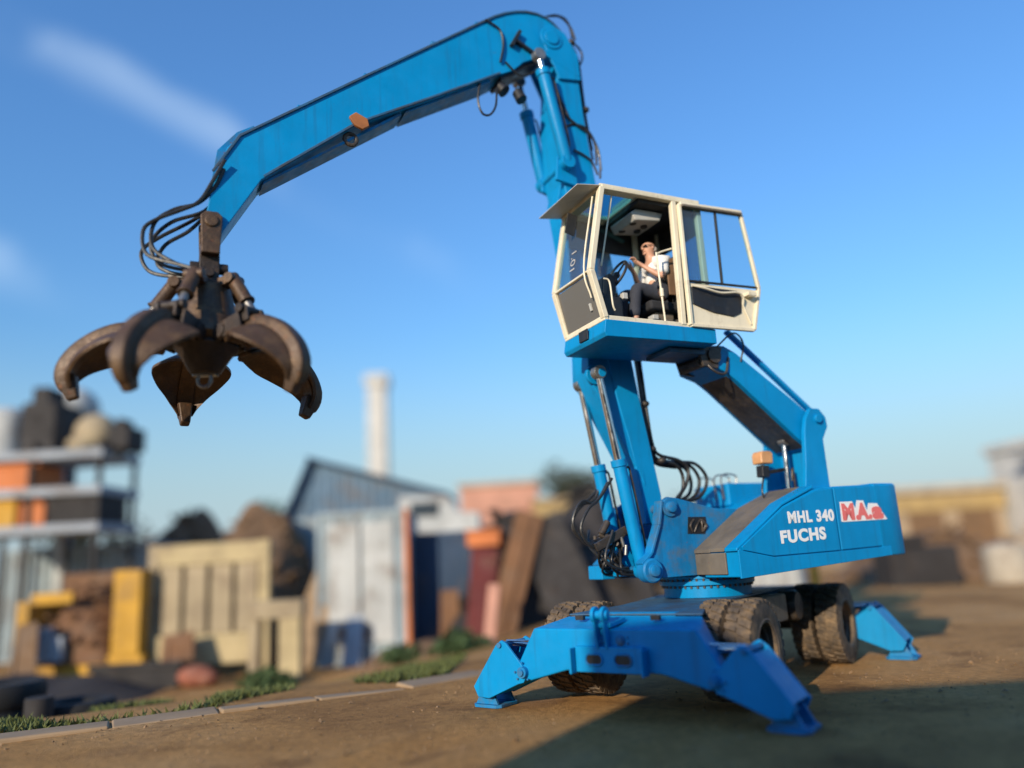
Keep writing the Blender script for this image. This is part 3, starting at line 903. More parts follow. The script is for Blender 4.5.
# ---- hoses along the boom -------------------------------------------
mb = MB()
for pts in ([(0.75, -0.02, 4.32), (0.72, -0.02, 3.99), (0.70, -0.02, 3.61), (0.66, -0.02, 3.07), (0.59, -0.02, 2.83), (0.29, -0.02, 2.78), (-0.03, -0.02, 2.76), (-0.20, -0.02, 2.58), (-0.13, -0.02, 2.38), (0.05, -0.02, 2.28), (0.40, -0.02, 2.28)],
            [(0.74, -0.08, 4.34), (0.71, -0.08, 4.01), (0.68, -0.08, 3.55), (0.65, -0.08, 3.08), (0.57, -0.08, 2.82), (0.27, -0.08, 2.75), (0.01, -0.08, 2.74), (-0.12, -0.08, 2.57), (-0.07, -0.08, 2.39), (0.10, -0.08, 2.28), (0.43, -0.08, 2.28)],
            [(0.71, -0.14, 4.36), (0.68, -0.14, 4.02), (0.65, -0.14, 3.57), (0.62, -0.14, 3.09), (0.55, -0.14, 2.80), (0.26, -0.14, 2.73), (0.06, -0.14, 2.72), (-0.03, -0.14, 2.55), (0.02, -0.14, 2.37), (0.19, -0.14, 2.28)],
            [(0.76, 0.04, 4.31), (0.74, 0.04, 3.92), (0.72, 0.04, 3.53), (0.68, 0.04, 3.04), (0.59, 0.04, 2.87), (0.29, 0.04, 2.80), (0.14, 0.04, 2.69), (0.20, 0.04, 2.47), (0.39, 0.04, 2.28)],
            [(0.78, 0.02, 4.31), (0.75, 0.02, 3.95), (0.71, 0.02, 3.57), (0.68, 0.02, 3.01), (0.60, 0.02, 2.80), (0.34, 0.02, 2.75), (0.23, 0.02, 2.62), (0.24, 0.02, 2.43), (0.34, 0.02, 2.28)]):
    hb_ = MB()
    Utube(hb_, pts, .023)
    hb_.build("boom_hose", M['rubber'], ROOT)
for pts in ([(1.45, 0.05, 8.72), (1.33, 0.05, 8.54), (1.30, 0.05, 8.06), (1.28, 0.05, 7.63), (1.22, 0.05, 7.14)], [(1.47, 0.00, 8.83), (1.32, 0.00, 8.66), (1.30, 0.00, 8.13), (1.26, 0.00, 7.63), (1.19, 0.00, 7.02)], [(1.80, 0.10, 9.09), (1.60, 0.10, 9.13), (1.45, 0.10, 9.01), (1.38, 0.10, 8.82)],
            [(1.73, -0.10, 9.24), (1.56, -0.10, 9.32), (1.38, -0.10, 9.29), (1.31, -0.10, 9.09), (1.31, -0.10, 8.89)], [(1.42, 0.00, 8.88), (1.25, 0.00, 8.76), (1.23, 0.00, 8.60), (1.33, 0.00, 8.41)], [(1.80, 0.17, 7.90), (1.71, 0.17, 7.66), (1.59, 0.17, 7.43), (1.39, 0.17, 7.38), (1.26, 0.17, 7.22), (1.19, 0.17, 6.93), (1.21, 0.17, 6.65)],
            [(1.82, 0.18, 7.71), (1.68, 0.18, 7.51), (1.50, 0.18, 7.38), (1.32, 0.18, 7.28), (1.21, 0.18, 7.07), (1.19, 0.18, 6.77)], [(1.78, 0.16, 7.27), (1.58, 0.16, 7.40), (1.40, 0.16, 7.38), (1.25, 0.16, 7.20), (1.24, 0.16, 6.85)], [(1.60, 0.18, 7.00), (1.45, 0.18, 6.95), (1.33, 0.18, 6.87), (1.25, 0.18, 6.69)]):
    hb_ = MB()
    Utube(hb_, pts, .016)
    hb_.build("boom_hose", M['rubber'], ROOT)
mb = MB()
for p in [(0.56, 0.05, 2.79), (0.70, 0.05, 2.94), (0.74, 0.05, 3.54), (1.28, 0.05, 7.75), (1.42, 0.05, 8.79), (1.49, 0.05, 7.06)]:
    mb.ball(U(p), .055, 1.1, 1.1, .8, 10)
mb.build("hose_clamp", M['grease'], boom)

# ---- cab carrier ----------------------------------------------------
mb = MB()
for v0, v1 in ((.92, .99), (.22, .28)):
    uprism(mb, [(-.92, 2.27), (-.99, 2.6), (-1.05, 3.05), (-1.10, 3.22), (-1.20, 3.36), (-1.36, 3.36), (-1.46, 3.25), (-1.47, 3.12), (-1.36, 2.95), (-1.36, 2.27)], v0, v1)
ubox(mb, -1.36, -1.26, .28, .92, 2.3, 2.9)
Ucyl(mb, (-1.30, .18, 3.22), (-1.30, 1.03, 3.22), .06)
mb.build("cab_mast", M['blue'], ROOT, 0.012)
mb = MB()
def arm_ring(u, z0, z1): return [U((u, v, z)) for v, z in ((.26, z0), (.90, z0), (.90, z1), (.26, z1))]
mb.loft([arm_ring(.30, 3.88, 4.14), arm_ring(.05, 3.80, 4.15), arm_ring(-.13, 3.68, 4.07), arm_ring(-1.0, 2.98, 3.49), arm_ring(-1.22, 2.83, 3.33), arm_ring(-1.40, 2.98, 3.25)])
arm = mb.build("cab_arm", M['blue'], ROOT, 0.015)
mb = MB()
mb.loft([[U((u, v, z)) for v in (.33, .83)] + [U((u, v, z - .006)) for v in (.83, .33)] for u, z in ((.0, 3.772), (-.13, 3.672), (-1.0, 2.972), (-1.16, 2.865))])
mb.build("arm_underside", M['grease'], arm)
mb = MB()
Ucyl(mb, (.25, .40, 4.0), (.25, .95, 4.0), .10)
Ucyl(mb, (.38, .45, 3.93), (.38, .85, 3.93), .07)
for v in (.42, .88):
    uprism(mb, [(.10, 4.12), (.50, 4.12), (.42, 3.86), (.20, 3.84)], v, v + .04)
Utube(mb, [(.4, .8, 4.05), (.3, .95, 3.8), (.1, .93, 3.78), (0, .9, 4.0)], .018)
Utube(mb, [(.2, .9, 4.1), (-.1, .93, 4.32), (-.25, .93, 4.2), (-.2, .9, 3.95)], .013)
mb.build("cab_pivot", M['grease'], arm, 0.006)
mb = MB()
Ubar(mb, (-.15, .75, 4.40), (-1.48, .75, 3.35), .05, .085)
mb.build("tie_rod", M['blue'], ROOT, 0.008)
mb = MB()
Ubar(mb, (-.60, .60, 2.55), (-.98, .60, 2.60), .05, .06)
Ubar(mb, (-.62, .60, 2.5), (-.63, .60, 2.65), .12, .12)
wl = mb.build("lamp_bracket", M['black'], ROOT, 0.01)
mb = MB()
uprism(mb, [(-.54, 2.67), (-.74, 2.67), (-.75, 2.80), (-.72, 2.835), (-.57, 2.835), (-.54, 2.79)], .51, .69)
mb.build("work_lamp", M['lampor'], wl, 0.02)
mb = MB()
Utube(mb, [(-.62, .6, 2.5), (-.55, .62, 2.3), (-.62, .62, 2.15)], .012)
mb.build("lamp_cable", M['rubber'], wl)

# ---- cab ------------------------------------------------------------
VN, VF = 1.148, .215
FB, FM, FT = (1.95, 4.29), (2.09, 4.86), (1.85, 5.95)
RT, RB = (.42, 5.95), (.42, 4.29)
mb = MB()
def post(a, b, v, w=.075, d=.07):
    Ubar(mb, (a[0], v, a[1]), (b[0], v, b[1]), d, w)
vn, vf = VN - .035, VF + .035
for v in (vn, vf):
    post(FB, FM, v, .085); post(FM, FT, v, .085); post(FT, RT, v, .085); post(FB, RB, v, .05); post(RT, RB, v)
post((.80, 5.95), (.84, 4.29), vn, .075)
post((.80, 5.95), (.84, 4.29), vf, .06)
for p, h in ((FB, .07), (FM, .03), (FT, .08), (RT, .08), (RB, .06)):
    Ubar(mb, (p[0], VF, p[1]), (p[0], VN, p[1]), h, .06)
cab = mb.build("cab", M['cream'], ROOT, 0.012)
mb = MB()   # roof with an opening for the skylight towards the front
zt, zb = 5.985, 5.93
ubox(mb, .40, 1.30, VF - .01, VN + .01, zb, zt)
ubox(mb, 1.30, 1.72, VF - .01, VF + .16, zb, zt)
ubox(mb, 1.30, 1.72, VN - .16, VN + .01, zb, zt)
ubox(mb, 1.72, 1.86, VF - .01, VN + .01, zb, zt)
mb.build("roof", M['cream'], cab, 0.012)
mb = MB()
ubox(mb, .75, 1.28, .45, .95, 5.985, 6.07)
ubox(mb, .46, .70, .6, .85, 5.985, 6.03)
mb.build("roof_hatch", M['visor'], cab, 0.03)
mb = MB()
Utube(mb, [(.42, .95, 5.98), (.44, .95, 6.07), (.58, .95, 6.07), (.62, .95, 5.98)], .012)
mb.build("lifting_loop", M['grease'], cab)
mb = MB()
ubox(mb, 1.30, 1.72, VF + .16, VN - .16, 5.945, 5.955)
mb.build("skylight", M['tglass'], cab)
mb = MB()   # lining: ceiling, far upper band, rear wall, low walls
ubox(mb, .44, 1.28, VF + .05, VN - .08, 5.87, 5.928)
ubox(mb, .44, 1.82, VF + .005, VF + .03, 5.52, 5.925)
ubox(mb, .44, 1.95, VF + .005, VF + .03, 4.30, 4.80)
ubox(mb, .405, .43, VF + .04, VN - .07, 4.30, 4.95)
ubox(mb, .405, .43, VF + .04, VN - .07, 5.55, 5.92)
ubox(mb, .45, .84, VN - .06, VN - .045, 4.31, 4.75)
ubox(mb, .44, .80, VF + .02, VF + .06, 4.80, 5.53)
mb.build("lining", M['lining'], cab, 0.004)
mb = MB()
uprism(mb, [(.80, 5.86), (1.22, 5.86), (1.30, 5.80), (1.24, 5.70), (.86, 5.74)], .42, .92)
mb.build("ceiling_console", M['visor'], cab, 0.02)
mb = MB()
for u, v in ((1.2, .55), (1.2, .8), (1.0, .6), (1.0, .75)):
    Ucyl(mb, (u, v, 5.735), (u, v, 5.70), .045)
mb.build("air_vent", M['black'], cab, 0.004)
mb = MB()
fl2 = [(1.97, 4.06), (2.0, 4.11), (1.97, 4.265), (.38, 4.265), (.38, 4.08)]
uprism(mb, fl2, VF - .015, VN + .015)
mb.build("cab_floor", M['blue'], cab, 0.012)
mb = MB()
ubox(mb, .40, .95, .45, .95, 4.0, 4.058)
mb.build("floor_beam", M['deck'], cab, 0.01)
mb = MB()
ubox(mb, 2.003, 2.02, .62, .82, 4.12, 4.25)
mb.build("vent_grille", M['black'], cab, 0.005)
mb = MB()
Ubar(mb, (1.86, VF - .05, 5.955), (1.86, VN - .02, 5.955), .05, .03)
mb.loft([[U((u, v, z + dz)) for u, z in ((1.87, 5.955), (2.20, 5.91)) for dz in (0,)] + [U((u, v, z + .012)) for u, z in ((2.20, 5.91), (1.87, 5.955))] for v in (VF - .06, VN - .0)])
mb.build("sun_visor", M['visor'], cab, 0.004)
mb = MB()
def pane(m, a, b, v0, v1, t=.006): Ubar(m, (a[0], (v0 + v1) / 2, a[1]), (b[0], (v0 + v1) / 2, b[1]), abs(v1 - v0), t, up=U((b[0] - a[0], 0, b[1] - a[1])).cross(UP_V))
pane(mb, (2.085, 4.89), (1.87, 5.92), VF + .07, VN - .07)
uprism(mb, [(.86, 4.80), (2.06, 4.80), (2.07, 4.87), (1.92, 5.52), (.82, 5.52)], VF + .03, VF + .036)
ubox(mb, .412, .418, VF + .07, VN - .07, 4.95, 5.55)
mb.build("windscreen", M['glass'], cab)
mb = MB()
pane(mb, (1.965, 4.33), (2.078, 4.83), VF + .07, VN - .07)
mb.build("lower_window", M['lowglass'], cab)
mb = MB()
uprism(mb, [(.47, 4.78), (.80, 4.78), (.78, 5.90), (.47, 5.90)], VN - .05, VN - .044)
mb.build("quarter_window", M['tglass'], cab)
mb = MB()   # rods inside and outside the near front corner, pull handles
Utube(mb, [(1.66, VN - .10, 5.90), (1.88, VN - .12, 4.97)], .011)
Utube(mb, [(1.93, VN - .11, 5.85), (2.13, VN - .11, 4.93), (2.06, VN - .11, 4.55)], .011)
Utube(mb, [(1.95, VN + .01, 4.76), (1.88, VN + .02, 4.72), (1.86, VN + .02, 4.45), (1.83, VN + .01, 4.38)], .011)
mb.build("grab_rail", M['cream'], cab)
mb = MB()
Utube(mb, [(.86, VN - .07, 5.30), (1.06, VN - .09, 5.22), (1.08, VN - .09, 5.15), (1.05, VN - .09, 4.30)], .012)
Ucyl(mb, (1.06, VN - .09, 4.76), (1.06, VN - .09, 4.66), .025)
mb.build("entry_rail", M['cream'], cab)
mb = MB()
Ubar(mb, (1.97, .62, 5.80), (2.04, .62, 5.52), .14, .015)
mb.build("inner_mirror", M['black'], cab, 0.006)
mb = MB()
Ubar(mb, (2.0, .93, 4.43), (2.02, .93, 4.52), .03, .03)
mb.build("wiper_motor", M['visor'], cab, 0.005)

def glass_text():
    cu = bpy.data.curves.new("window_marking", 'FONT')
    cu.body = "10.1"
    cu.size = .2
    cu.extrude = .0008
    tmp = bpy.data.objects.new("tmp", cu)
    COL.objects.link(tmp)
    bpy.context.view_layer.update()
    me = bpy.data.meshes.new_from_object(tmp.evaluated_get(bpy.context.evaluated_depsgraph_get()))
    bpy.data.objects.remove(tmp)
    for q in me.vertices:
        x, y, z = q.co
        k = x / .42
        q.co = U((2.085 - .209 * (.10 + k * .40) + .008 + z, .60 + y * .8, 4.89 + 1.0 * (.10 + k * .40)))
    me.materials.clear()
    me.materials.append(M['visor'])
    o = bpy.data.objects.new("window_marking", me)
    COL.objects.link(o)
    o.parent = cab
glass_text()

# interior
mb = MB()
ubox(mb, .62, 1.12, .45, .90, 4.55, 4.68)
uprism(mb, [(.55, 4.66), (.70, 4.66), (.66, 5.30), (.60, 5.36), (.52, 5.34)], .45, .90)
seat = mb.build("driver_seat", M['seat'], cab, 0.04)
mb = MB()
uprism(mb, [(.50, 4.7), (.545, 4.66), (.515, 5.33), (.47, 5.30)], .44, .91)
ubox(mb, .66, .84, .905, .93, 4.75, 5.25)
mb.build("seat_shell", M['seatbrown'], cab, 0.02)
mb = MB()
ubox(mb, .66, 1.06, .50, .86, 4.30, 4.46)
ubox(mb, .72, 1.0, .56, .82, 4.46, 4.55)
mb.build("seat_base", M['brown'], cab, 0.02)
mb = MB()
uprism(mb, [(1.50, 4.27), (1.80, 4.27), (1.72, 4.90), (1.62, 5.0), (1.52, 4.95), (1.56, 4.6)], .55, .80)
ubox(mb, 1.60, 1.86, .28, 1.0, 4.27, 4.62)
ubox(mb, .70, 1.25, .27, .40, 4.60, 4.80)
ubox(mb, 1.26, 1.44, .28, .44, 4.27, 4.9)
mb.build("control_console", M['black'], cab, 0.02)
mb = MB()
ubox(mb, 1.42, 1.49, .76, .86, 4.66, 4.74)
ubox(mb, 1.02, 1.10, .78, .90, 4.42, 4.48)
mb.build("gauge_box", M['visor'], cab, 0.008)
mb = MB()
wc = U((1.45, .70, 5.02))
ax1 = U((.45, 0, 0.36)).normalized() if False else U((.45, 0, -.89))
ax2 = UP_V
P0 = [wc + (ax1 * math.cos(t) + ax2 * math.sin(t)) * .20 for t in [2 * math.pi * i / 32 for i in range(33)]]
mb.tube(P0, .017, 8, smooth=False)
for t in (.5, 2.6, 4.71):
    mb.cyl(wc, wc + (ax1 * math.cos(t) + ax2 * math.sin(t)) * .20, .013, n=8)
mb.cyl(wc, U((1.62, .70, 4.85)), .035)
mb.ball(wc, .045)
mb.build("steering_wheel", M['black'], cab)

# door: hinged on the middle post and swung right back along the side, inner face out
door = MB()
mb = door
dd = [(.76, 4.285), (-.20, 4.285), (-.36, 4.85), (-.215, 5.885), (.745, 5.875)]
def dv(u): return VN + .02 + (.78 - u) * .035
for (a, b), w in (((0, 1), .05), ((1, 2), .06), ((2, 3), .055), ((3, 4), .085), ((4, 0), .06)):
    p, q = dd[a], dd[b]
    Ubar(mb, (p[0], dv(p[0]), p[1]), (q[0], dv(q[0]), q[1]), .045, w)
dr = mb.build("cab_door", M['cream'], ROOT, 0.01)
mb = MB()
low = [(.735, 4.30), (-.19, 4.30), (-.34, 4.83), (.735, 4.84)]
mb.loft([[U((u, dv(u) - .018, z)) for u, z in low], [U((u, dv(u) - .004, z)) for u, z in low]])
mb.build("door_panel", M['cream'], dr, 0.004)
mb = MB()
pk = [(.70, 4.56), (.70, 4.78), (.55, 4.80), (.0, 4.79), (-.06, 4.72), (-.03, 4.50), (.10, 4.44), (.40, 4.47), (.58, 4.52)]
mb.loft([[U((u, dv(u) - .003, z)) for u, z in pk], [U((u, dv(u) + .012, z)) for u, z in pk]])
mb.build("map_pocket", M['black'], dr, 0.006)
mb = MB()
gl = [(.715, 4.86), (-.325, 4.86), (-.205, 5.84), (.71, 5.83)]
mb.loft([[U((u, dv(u) - .003, z)) for u, z in gl], [U((u, dv(u) + .003, z)) for u, z in gl]])
mb.build("door_glass", M['glass'], dr)
mb = MB()
for u0, u1, w in ((.22, .20, .035),):
    Ubar(mb, (u0, dv(u0) + .008, 4.86), (u1, dv(u1) + .008, 5.83), .02, w)
Ubar(mb, (.72, dv(.72) + .006, 4.855), (-.32, dv(-.32) + .006, 4.86), .02, .04)
mb.build("window_seal", M['black'], dr, 0.004)
mb = MB()
Ubar(mb, (.73, dv(.73) + .022, 5.845), (-.20, dv(-.2) + .022, 5.85), .03, .075)
mb.build("head_rail_shade", M['brown'], dr, 0.006)  # brown strip puts the shade on the door's top frame into colour
mb = MB()
Utube(mb, [(.70, dv(.7) + .03, 4.79), (.55, dv(.5) + .06, 4.76), (.30, dv(.3) + .06, 4.72), (.05, dv(0) + .06, 4.745), (-.05, dv(0) + .05, 4.70), (-.06, dv(0) + .02, 4.60)], .014)
Utube(mb, [(-.06, dv(0) + .02, 4.60), (-.16, dv(0) + .02, 4.36)], .010)
mb.build("door_rail", M['cream'], dr)
mb = MB()
Ubar(mb, (-.10, dv(-.1) + .03, 4.74), (-.24, dv(-.2) + .03, 4.74), .05, .13)
Ubar(mb, (-.12, dv(-.1) + .065, 4.72), (-.21, dv(-.2) + .065, 4.72), .03, .05)
mb.build("door_lock", M['cream'], dr, 0.008)

# ------------------------------------------------------------------ grapple
TIP = Vector((CX, CY, 0)) + U((6.14, .0, 5.30))
G = empty("orange_peel_grapple", (TIP.x, TIP.y, TIP.z - 1.55), "rusty brown five-tine scrap grapple hanging open from the end of the stick", "grapple")
H0 = 1.55                                     # stick pin above the grapple's origin
mb = MB()
# hanger: forked link on the stick pin, cross pin, rotator
ud = U((1, 0, 0)); vd = UP_V
for s in (-1, 1):
    mb.loft([[Vector((0, 0, H0)) + ud * a + vd * (s * .15 + t) + Vector((0, 0, z)) for a, z in ((-.11, .06), (-.06, .11), (.06, .11), (.11, .06), (.09, -.36), (-.09, -.36))] for t in (-.03, .03)])
mb.bar(Vector((0, 0, H0 - .22)), Vector((0, 0, H0 - .36)), .33, .19, up=ud)
mb.cyl(Vector((0, 0, H0)) - vd * .20, Vector((0, 0, H0)) + vd * .20, .07)
mb.build("hanger_link", M['rust'], G, 0.012)
mb = MB()
mb.bar((0, 0, H0 - .34), (0, 0, H0 - .62), .16, .20, up=ud)
mb.cyl(Vector((0, 0, H0 - .47)) - ud * .19, Vector((0, 0, H0 - .47)) + ud * .19, .06)
mb.cyl(Vector((0, 0, H0 - .56)) - vd * .15, Vector((0, 0, H0 - .56)) + vd * .15, .05)
mb.lathe((0, 0, H0 - .74), (0, 0, 1), [(.001, 0), (.16, 0), (.17, .05), (.12, .07), (.11, .14), (.001, .14)])
mb.build("rotator", M['rustdark'], G, 0.01)
HZ = H0 - 1.27                                # height of the tine hinges
mb = MB()
n = 10
def decagon(r, z, off=0.0): return [Vector((r * math.cos(2 * math.pi * (i + off) / n), r * math.sin(2 * math.pi * (i + off) / n), z)) for i in range(n)]
mb.loft([decagon(.16, H0 - .66), decagon(.23, H0 - .70), decagon(.25, H0 - .78), decagon(.36, HZ + .10), decagon(.38, HZ + .02), decagon(.30, HZ - .05)])
mb.build("grapple_body", M['rust'], G, 0.012)
mb = MB()
mb.lathe((0, 0, 0), (0, 0, 1), [(.001, HZ - .36), (.14, HZ - .36), (.18, HZ - .30), (.25, HZ - .18), (.33, HZ - .08), (.30, HZ - .04), (.001, HZ - .04)], 20)
mb.build("hub", M['rustdark'], G, 0.01)
mb = MB()
for i in range(12):
    t0, t1 = 2 * math.pi * i / 12, 2 * math.pi * (i + 1) / 12
    mb.cyl((.07 * math.cos(t0), -.02, HZ - .42 + .08 * math.sin(t0)), (.07 * math.cos(t1), -.02, HZ - .42 + .08 * math.sin(t1)), .02, n=8)
mb.bar((-.12, 0, HZ - .36), (.12, 0, HZ - .36), .1, .04)
mb.build("bottom_eye", M['steel'], G)

ARC = [(.38, -.05, .32, 1), (.48, .02, .52, 1), (.62, .065, .74, 1), (.78, .07, .88, 1), (.93, .02, .90, 1), (1.07, -.07, .82, 1), (1.20, -.20, .66, 1), (1.275, -.34, .48, 1), (1.295, -.48, .32, 1), (1.25, -.60, .18, 1)]
def densify(L, k=3):
    out = []
    for i in range(len(L) - 1):
        P = [Vector(L[max(0, min(len(L) - 1, j))][:3]) for j in (i - 1, i, i + 1, i + 2)]
        for m in range(k):
            t = m / k
            q = 0.5 * (2 * P[1] + (P[2] - P[0]) * t + (2 * P[0] - 5 * P[1] + 4 * P[2] - P[3]) * t * t + (3 * P[1] - P[0] - 3 * P[2] + P[3]) * t ** 3)
            out.append((q.x, q.y, q.z, 1))
    return out + [L[-1]]
ARC = densify([(r * .99 + .01, z * .95, w * .92, k) for r, z, w, k in ARC])
def make_tine():
    """one shell-shaped tine about the grapple axis, pointing to +X"""
    mb = MB()
    no = len(ARC)
    rings_top, rings = [], []
    for i, (r, z, w, k) in enumerate(ARC):
        p = Vector((r, 0, HZ + z))
        a = Vector((ARC[max(i - 1, 0)][0], 0, ARC[max(i - 1, 0)][1]))
        b = Vector((ARC[min(i + 1, no - 1)][0], 0, ARC[min(i + 1, no - 1)][1]))
        d = (b - a).normalized()
        nrm = Vector((-d.z, 0, d.x))
        if nrm.dot(Vector((1, 0, 1))) < 0:
            nrm = -nrm
        t = Vector((0, 1, 0))
        top, bot = [], []
        for k in range(9):
            s = -1 + k / 4
            drop = (abs(s) ** 1.6) * w * .21
            q = p + t * (s * w / 2) - nrm * drop
            top.append(q)
            bot.append(q - nrm * .03)
        rings.append(top + bot[::-1])
    mb.loft(rings)
    o = mb.build("tine", M['rust'], G, 0.0, 50)
    mb = MB()
    rr = []
    for i, (r, z, w, k) in enumerate(ARC):
        p = Vector((r, 0, HZ + z))
        a = Vector((ARC[max(i - 1, 0)][0], 0, ARC[max(i - 1, 0)][1]))
        b = Vector((ARC[min(i + 1, no - 1)][0], 0, ARC[min(i + 1, no - 1)][1]))
        d = (b - a).normalized()
        nrm = Vector((-d.z, 0, d.x))
        if nrm.dot(Vector((1, 0, 1))) < 0:
            nrm = -nrm
        hw = .09 if i < no - 6 else .09 - .005 * (i - no + 6)
        hh = min(.09, .06 + .01 * i) if i < no - 6 else .09 - .005 * (i - no + 6)
        rr.append([p + Vector((0, sy * hw, 0)) + nrm * h for sy, h in ((-1, -.07), (1, -.07), (1, hh * .55), (.72, hh), (-.72, hh), (-1, hh * .55))])
    mb.loft(rr)
    mb.build("tine_rib", M['rust'], o, 0.015, 35)
    mb = MB()
    p, q = Vector((1.275, 0, HZ - .43)), Vector((1.185, 0, HZ - .66))
    mb.bar(p, q, .19, .16, up=(0, 1, 0), w2=.11, h2=.10)
    mb.build("tine_tip", M['rust'], o, 0.02)
    mb = MB()
    mb.cyl((.36, -.19, HZ), (.36, .19, HZ), .075)
    for s in (-.15, .15):
        mb.bar((.30, s, HZ - .02), (.62, s, HZ + .10), .04, .17)
    mb.cyl((.58, -.16, HZ + .22), (.58, .16, HZ + .22), .05)
    for s in (-.10, .10):
        mb.bar((.58, s, HZ + .24), (.62, s, HZ + .08), .035, .14)
    mb.build("tine_hinge", M['rustdark'], o, 0.01)
    return o
def make_ram():
    mb = MB()
    p, q = Vector((.33, 0, HZ + .61)), Vector((.58, 0, HZ + .22))
    m = p.lerp(q, .72)
    mb.cyl(p - (q - p) * .1, m, .072)
    mb.cyl(m - (q - p) * .06, m, .085)
    mb.cyl(p - Vector((0, .10, 0)), p + Vector((0, .10, 0)), .06)
    mb.bar((.18, 0, HZ + .59), (.36, 0, HZ + .62), .14, .10)
    o = mb.build("grapple_cylinder", M['rust'], G, 0.008)
    mb = MB()
    mb.cyl(m, q, .045)
    mb.build("piston_rod", M['steel'], o)
    return o
t0, r0 = make_tine(), make_ram()
for i in range(5):
    a = R(196 + 72 * i)
    t = t0 if i == 0 else copy_tree(t0, G)
    r = r0 if i == 0 else copy_tree(r0, G)
    hp = Vector((.36, 0, HZ))
    mt = Matrix.Rotation(a + R((-3, -9, -6, -5, -2)[i]), 4, 'Z') @ Matrix.Translation(hp) @ Matrix.Rotation(R((-3, 7, 4, 3, 1)[i]), 4, 'Y') @ Matrix.Translation(-hp)
    t.location = mt.translation
    t.rotation_euler = mt.to_euler()
    r.rotation_euler = (0, 0, a)
# hoses looping from the stick end to the rotator (they belong to the handler)
def TW(px, py, dv=0.0):
    """offset from the stick pin, given in steps of 1/93 m in the plane across the view"""
    return TIP - Vector((CX, CY, 0)) + Vector(((px - 209) / 93, dv, -(py - 227) / 93))
mb = MB()
for dv, pts in ((.0, ((222, 165), (217, 190), (204, 211), (172, 222), (154, 243), (164, 266), (195, 277), (206, 280))),
                (-.08, ((224, 168), (215, 190), (200, 206), (178, 212), (160, 226), (160, 252), (182, 270), (204, 279))),
                (.10, ((222, 172), (212, 196), (190, 215), (155, 234), (140, 249), (150, 270), (176, 278), (205, 280))),
                (.06, ((220, 176), (208, 204), (188, 228), (165, 243), (158, 262), (172, 274), (204, 281))),
                (-.12, ((226, 160), (214, 186), (203, 206), (186, 215), (164, 224), (152, 236), (158, 262), (190, 275), (206, 281)))):
    mb.tube([TW(x, y, dv - .02 * k) for k, (x, y) in enumerate(pts)], .021)
mb.build("grapple_hose", M['rubber'], ROOT)

# ------------------------------------------------------------------ the driver
def skinned(name, verts, edges, radii, m, parent=None, sub=2, root=0):
    me = bpy.data.meshes.new(name)
    me.from_pydata([Vector(v) for v in verts], edges, [])
    o = bpy.data.objects.new(name, me)
    COL.objects.link(o)
    md = o.modifiers.new("skin", 'SKIN')
    md.use_smooth_shade = True
    for i, r in enumerate(radii):
        r = r if isinstance(r, tuple) else (r, r)
        me.skin_vertices[0].data[i].radius = r
        me.skin_vertices[0].data[i].use_root = (i == root)
    s = o.modifiers.new("sub", 'SUBSURF')
    s.levels = s.render_levels = sub
    bpy.context.view_layer.update()
    dg = bpy.context.evaluated_depsgraph_get()
    me2 = bpy.data.meshes.new_from_object(o.evaluated_get(dg))
    me2.name = name
    bpy.data.objects.remove(o)
    me2.materials.clear()
    me2.materials.append(m)
    for p in me2.polygons:
        p.use_smooth = True
    o = bpy.data.objects.new(name, me2)
    COL.objects.link(o)
    o.parent = parent
    return o

skin = mat("skin", (0.58, 0.31, 0.20), 0.5, var=0.08, scale=8, bump=0.03)
shirt_m = mat("white_shirt", (0.78, 0.77, 0.74), 0.85, var=0.05, scale=10, bump=0.2)
trouser_m = mat("dark_overalls", (0.035, 0.038, 0.05), 0.9, var=0.2, scale=10, bump=0.2)
hair_m = mat("grey_hair", (0.35, 0.31, 0.27), 0.8, var=0.2, scale=30)
lens_m = mat("dark_glasses", (0.01, 0.01, 0.01), 0.2, var=0.1, bump=0)
SEAT = U((.78, .675, 4.68))
PER = empty("person", (CX + SEAT.x, CY + SEAT.y, SEAT.z), "bald man in a white shirt and dark overalls sitting at the cab's steering wheel", "person")
def Q(f, l, z):                                # forward, left, up from the seat, in metres
    w = U((f, l, 0))
    return Vector((w.x, w.y, z))
vs, es, rs = [], [], []
def V_(p, r, link=None):
    vs.append(Q(*p)); rs.append(r)
    if link is not None:
        es.append((link, len(vs) - 1))
    return len(vs) - 1
pel = V_((.02, 0, .12), (.15, .12))
bel = V_((.02, 0, .30), (.15, .125), pel)
che = V_((.05, 0, .46), (.16, .12), bel)
upc = V_((.075, 0, .56), (.11, .09), che)
nek = V_((.10, 0, .64), .055, upc)
jaw = V_((.125, 0, .72), (.068, .08), nek)
hed = V_((.12, 0, .79), (.082, .105), jaw)
crn = V_((.112, 0, .855), (.068, .082), hed)
for s in (-1, 1):
    sh = V_((.07, s * .19, .53), .062, upc)
    el = V_((.14, s * .25, .29), .045, sh)
    wr = V_((.31, s * .11, .47), .030, el)
    pa = V_((.38, s * .08, .52), (.022, .036), wr)
    for k, (df, dl, dz, ln) in enumerate(((.0, -.030, .016, .9), (.0, -.010, .022, 1.0), (.0, .012, .02, .95), (.0, .032, .012, .75))):
        f1 = V_((.425, s * .08 + s * dl, .545 + dz), .009, pa)
        f2 = V_((.425 + .033 * ln, s * .08 + s * dl, .56 + dz), .0085, f1)
        V_((.425 + .052 * ln, s * .08 + s * dl * .9, .545 + dz), .007, f2)
    th = V_((.39, s * .035, .545), .011, pa)
    V_((.425, s * .025, .575), .009, th)
    hp = V_((.06, s * .10, .09), .095, pel)
    kn = V_((.47, s * .14, .16), .068, hp)
    an = V_((.53, s * .14, -.27), .043, kn)
    V_((.64, s * .15, -.33), (.045, .03), an)
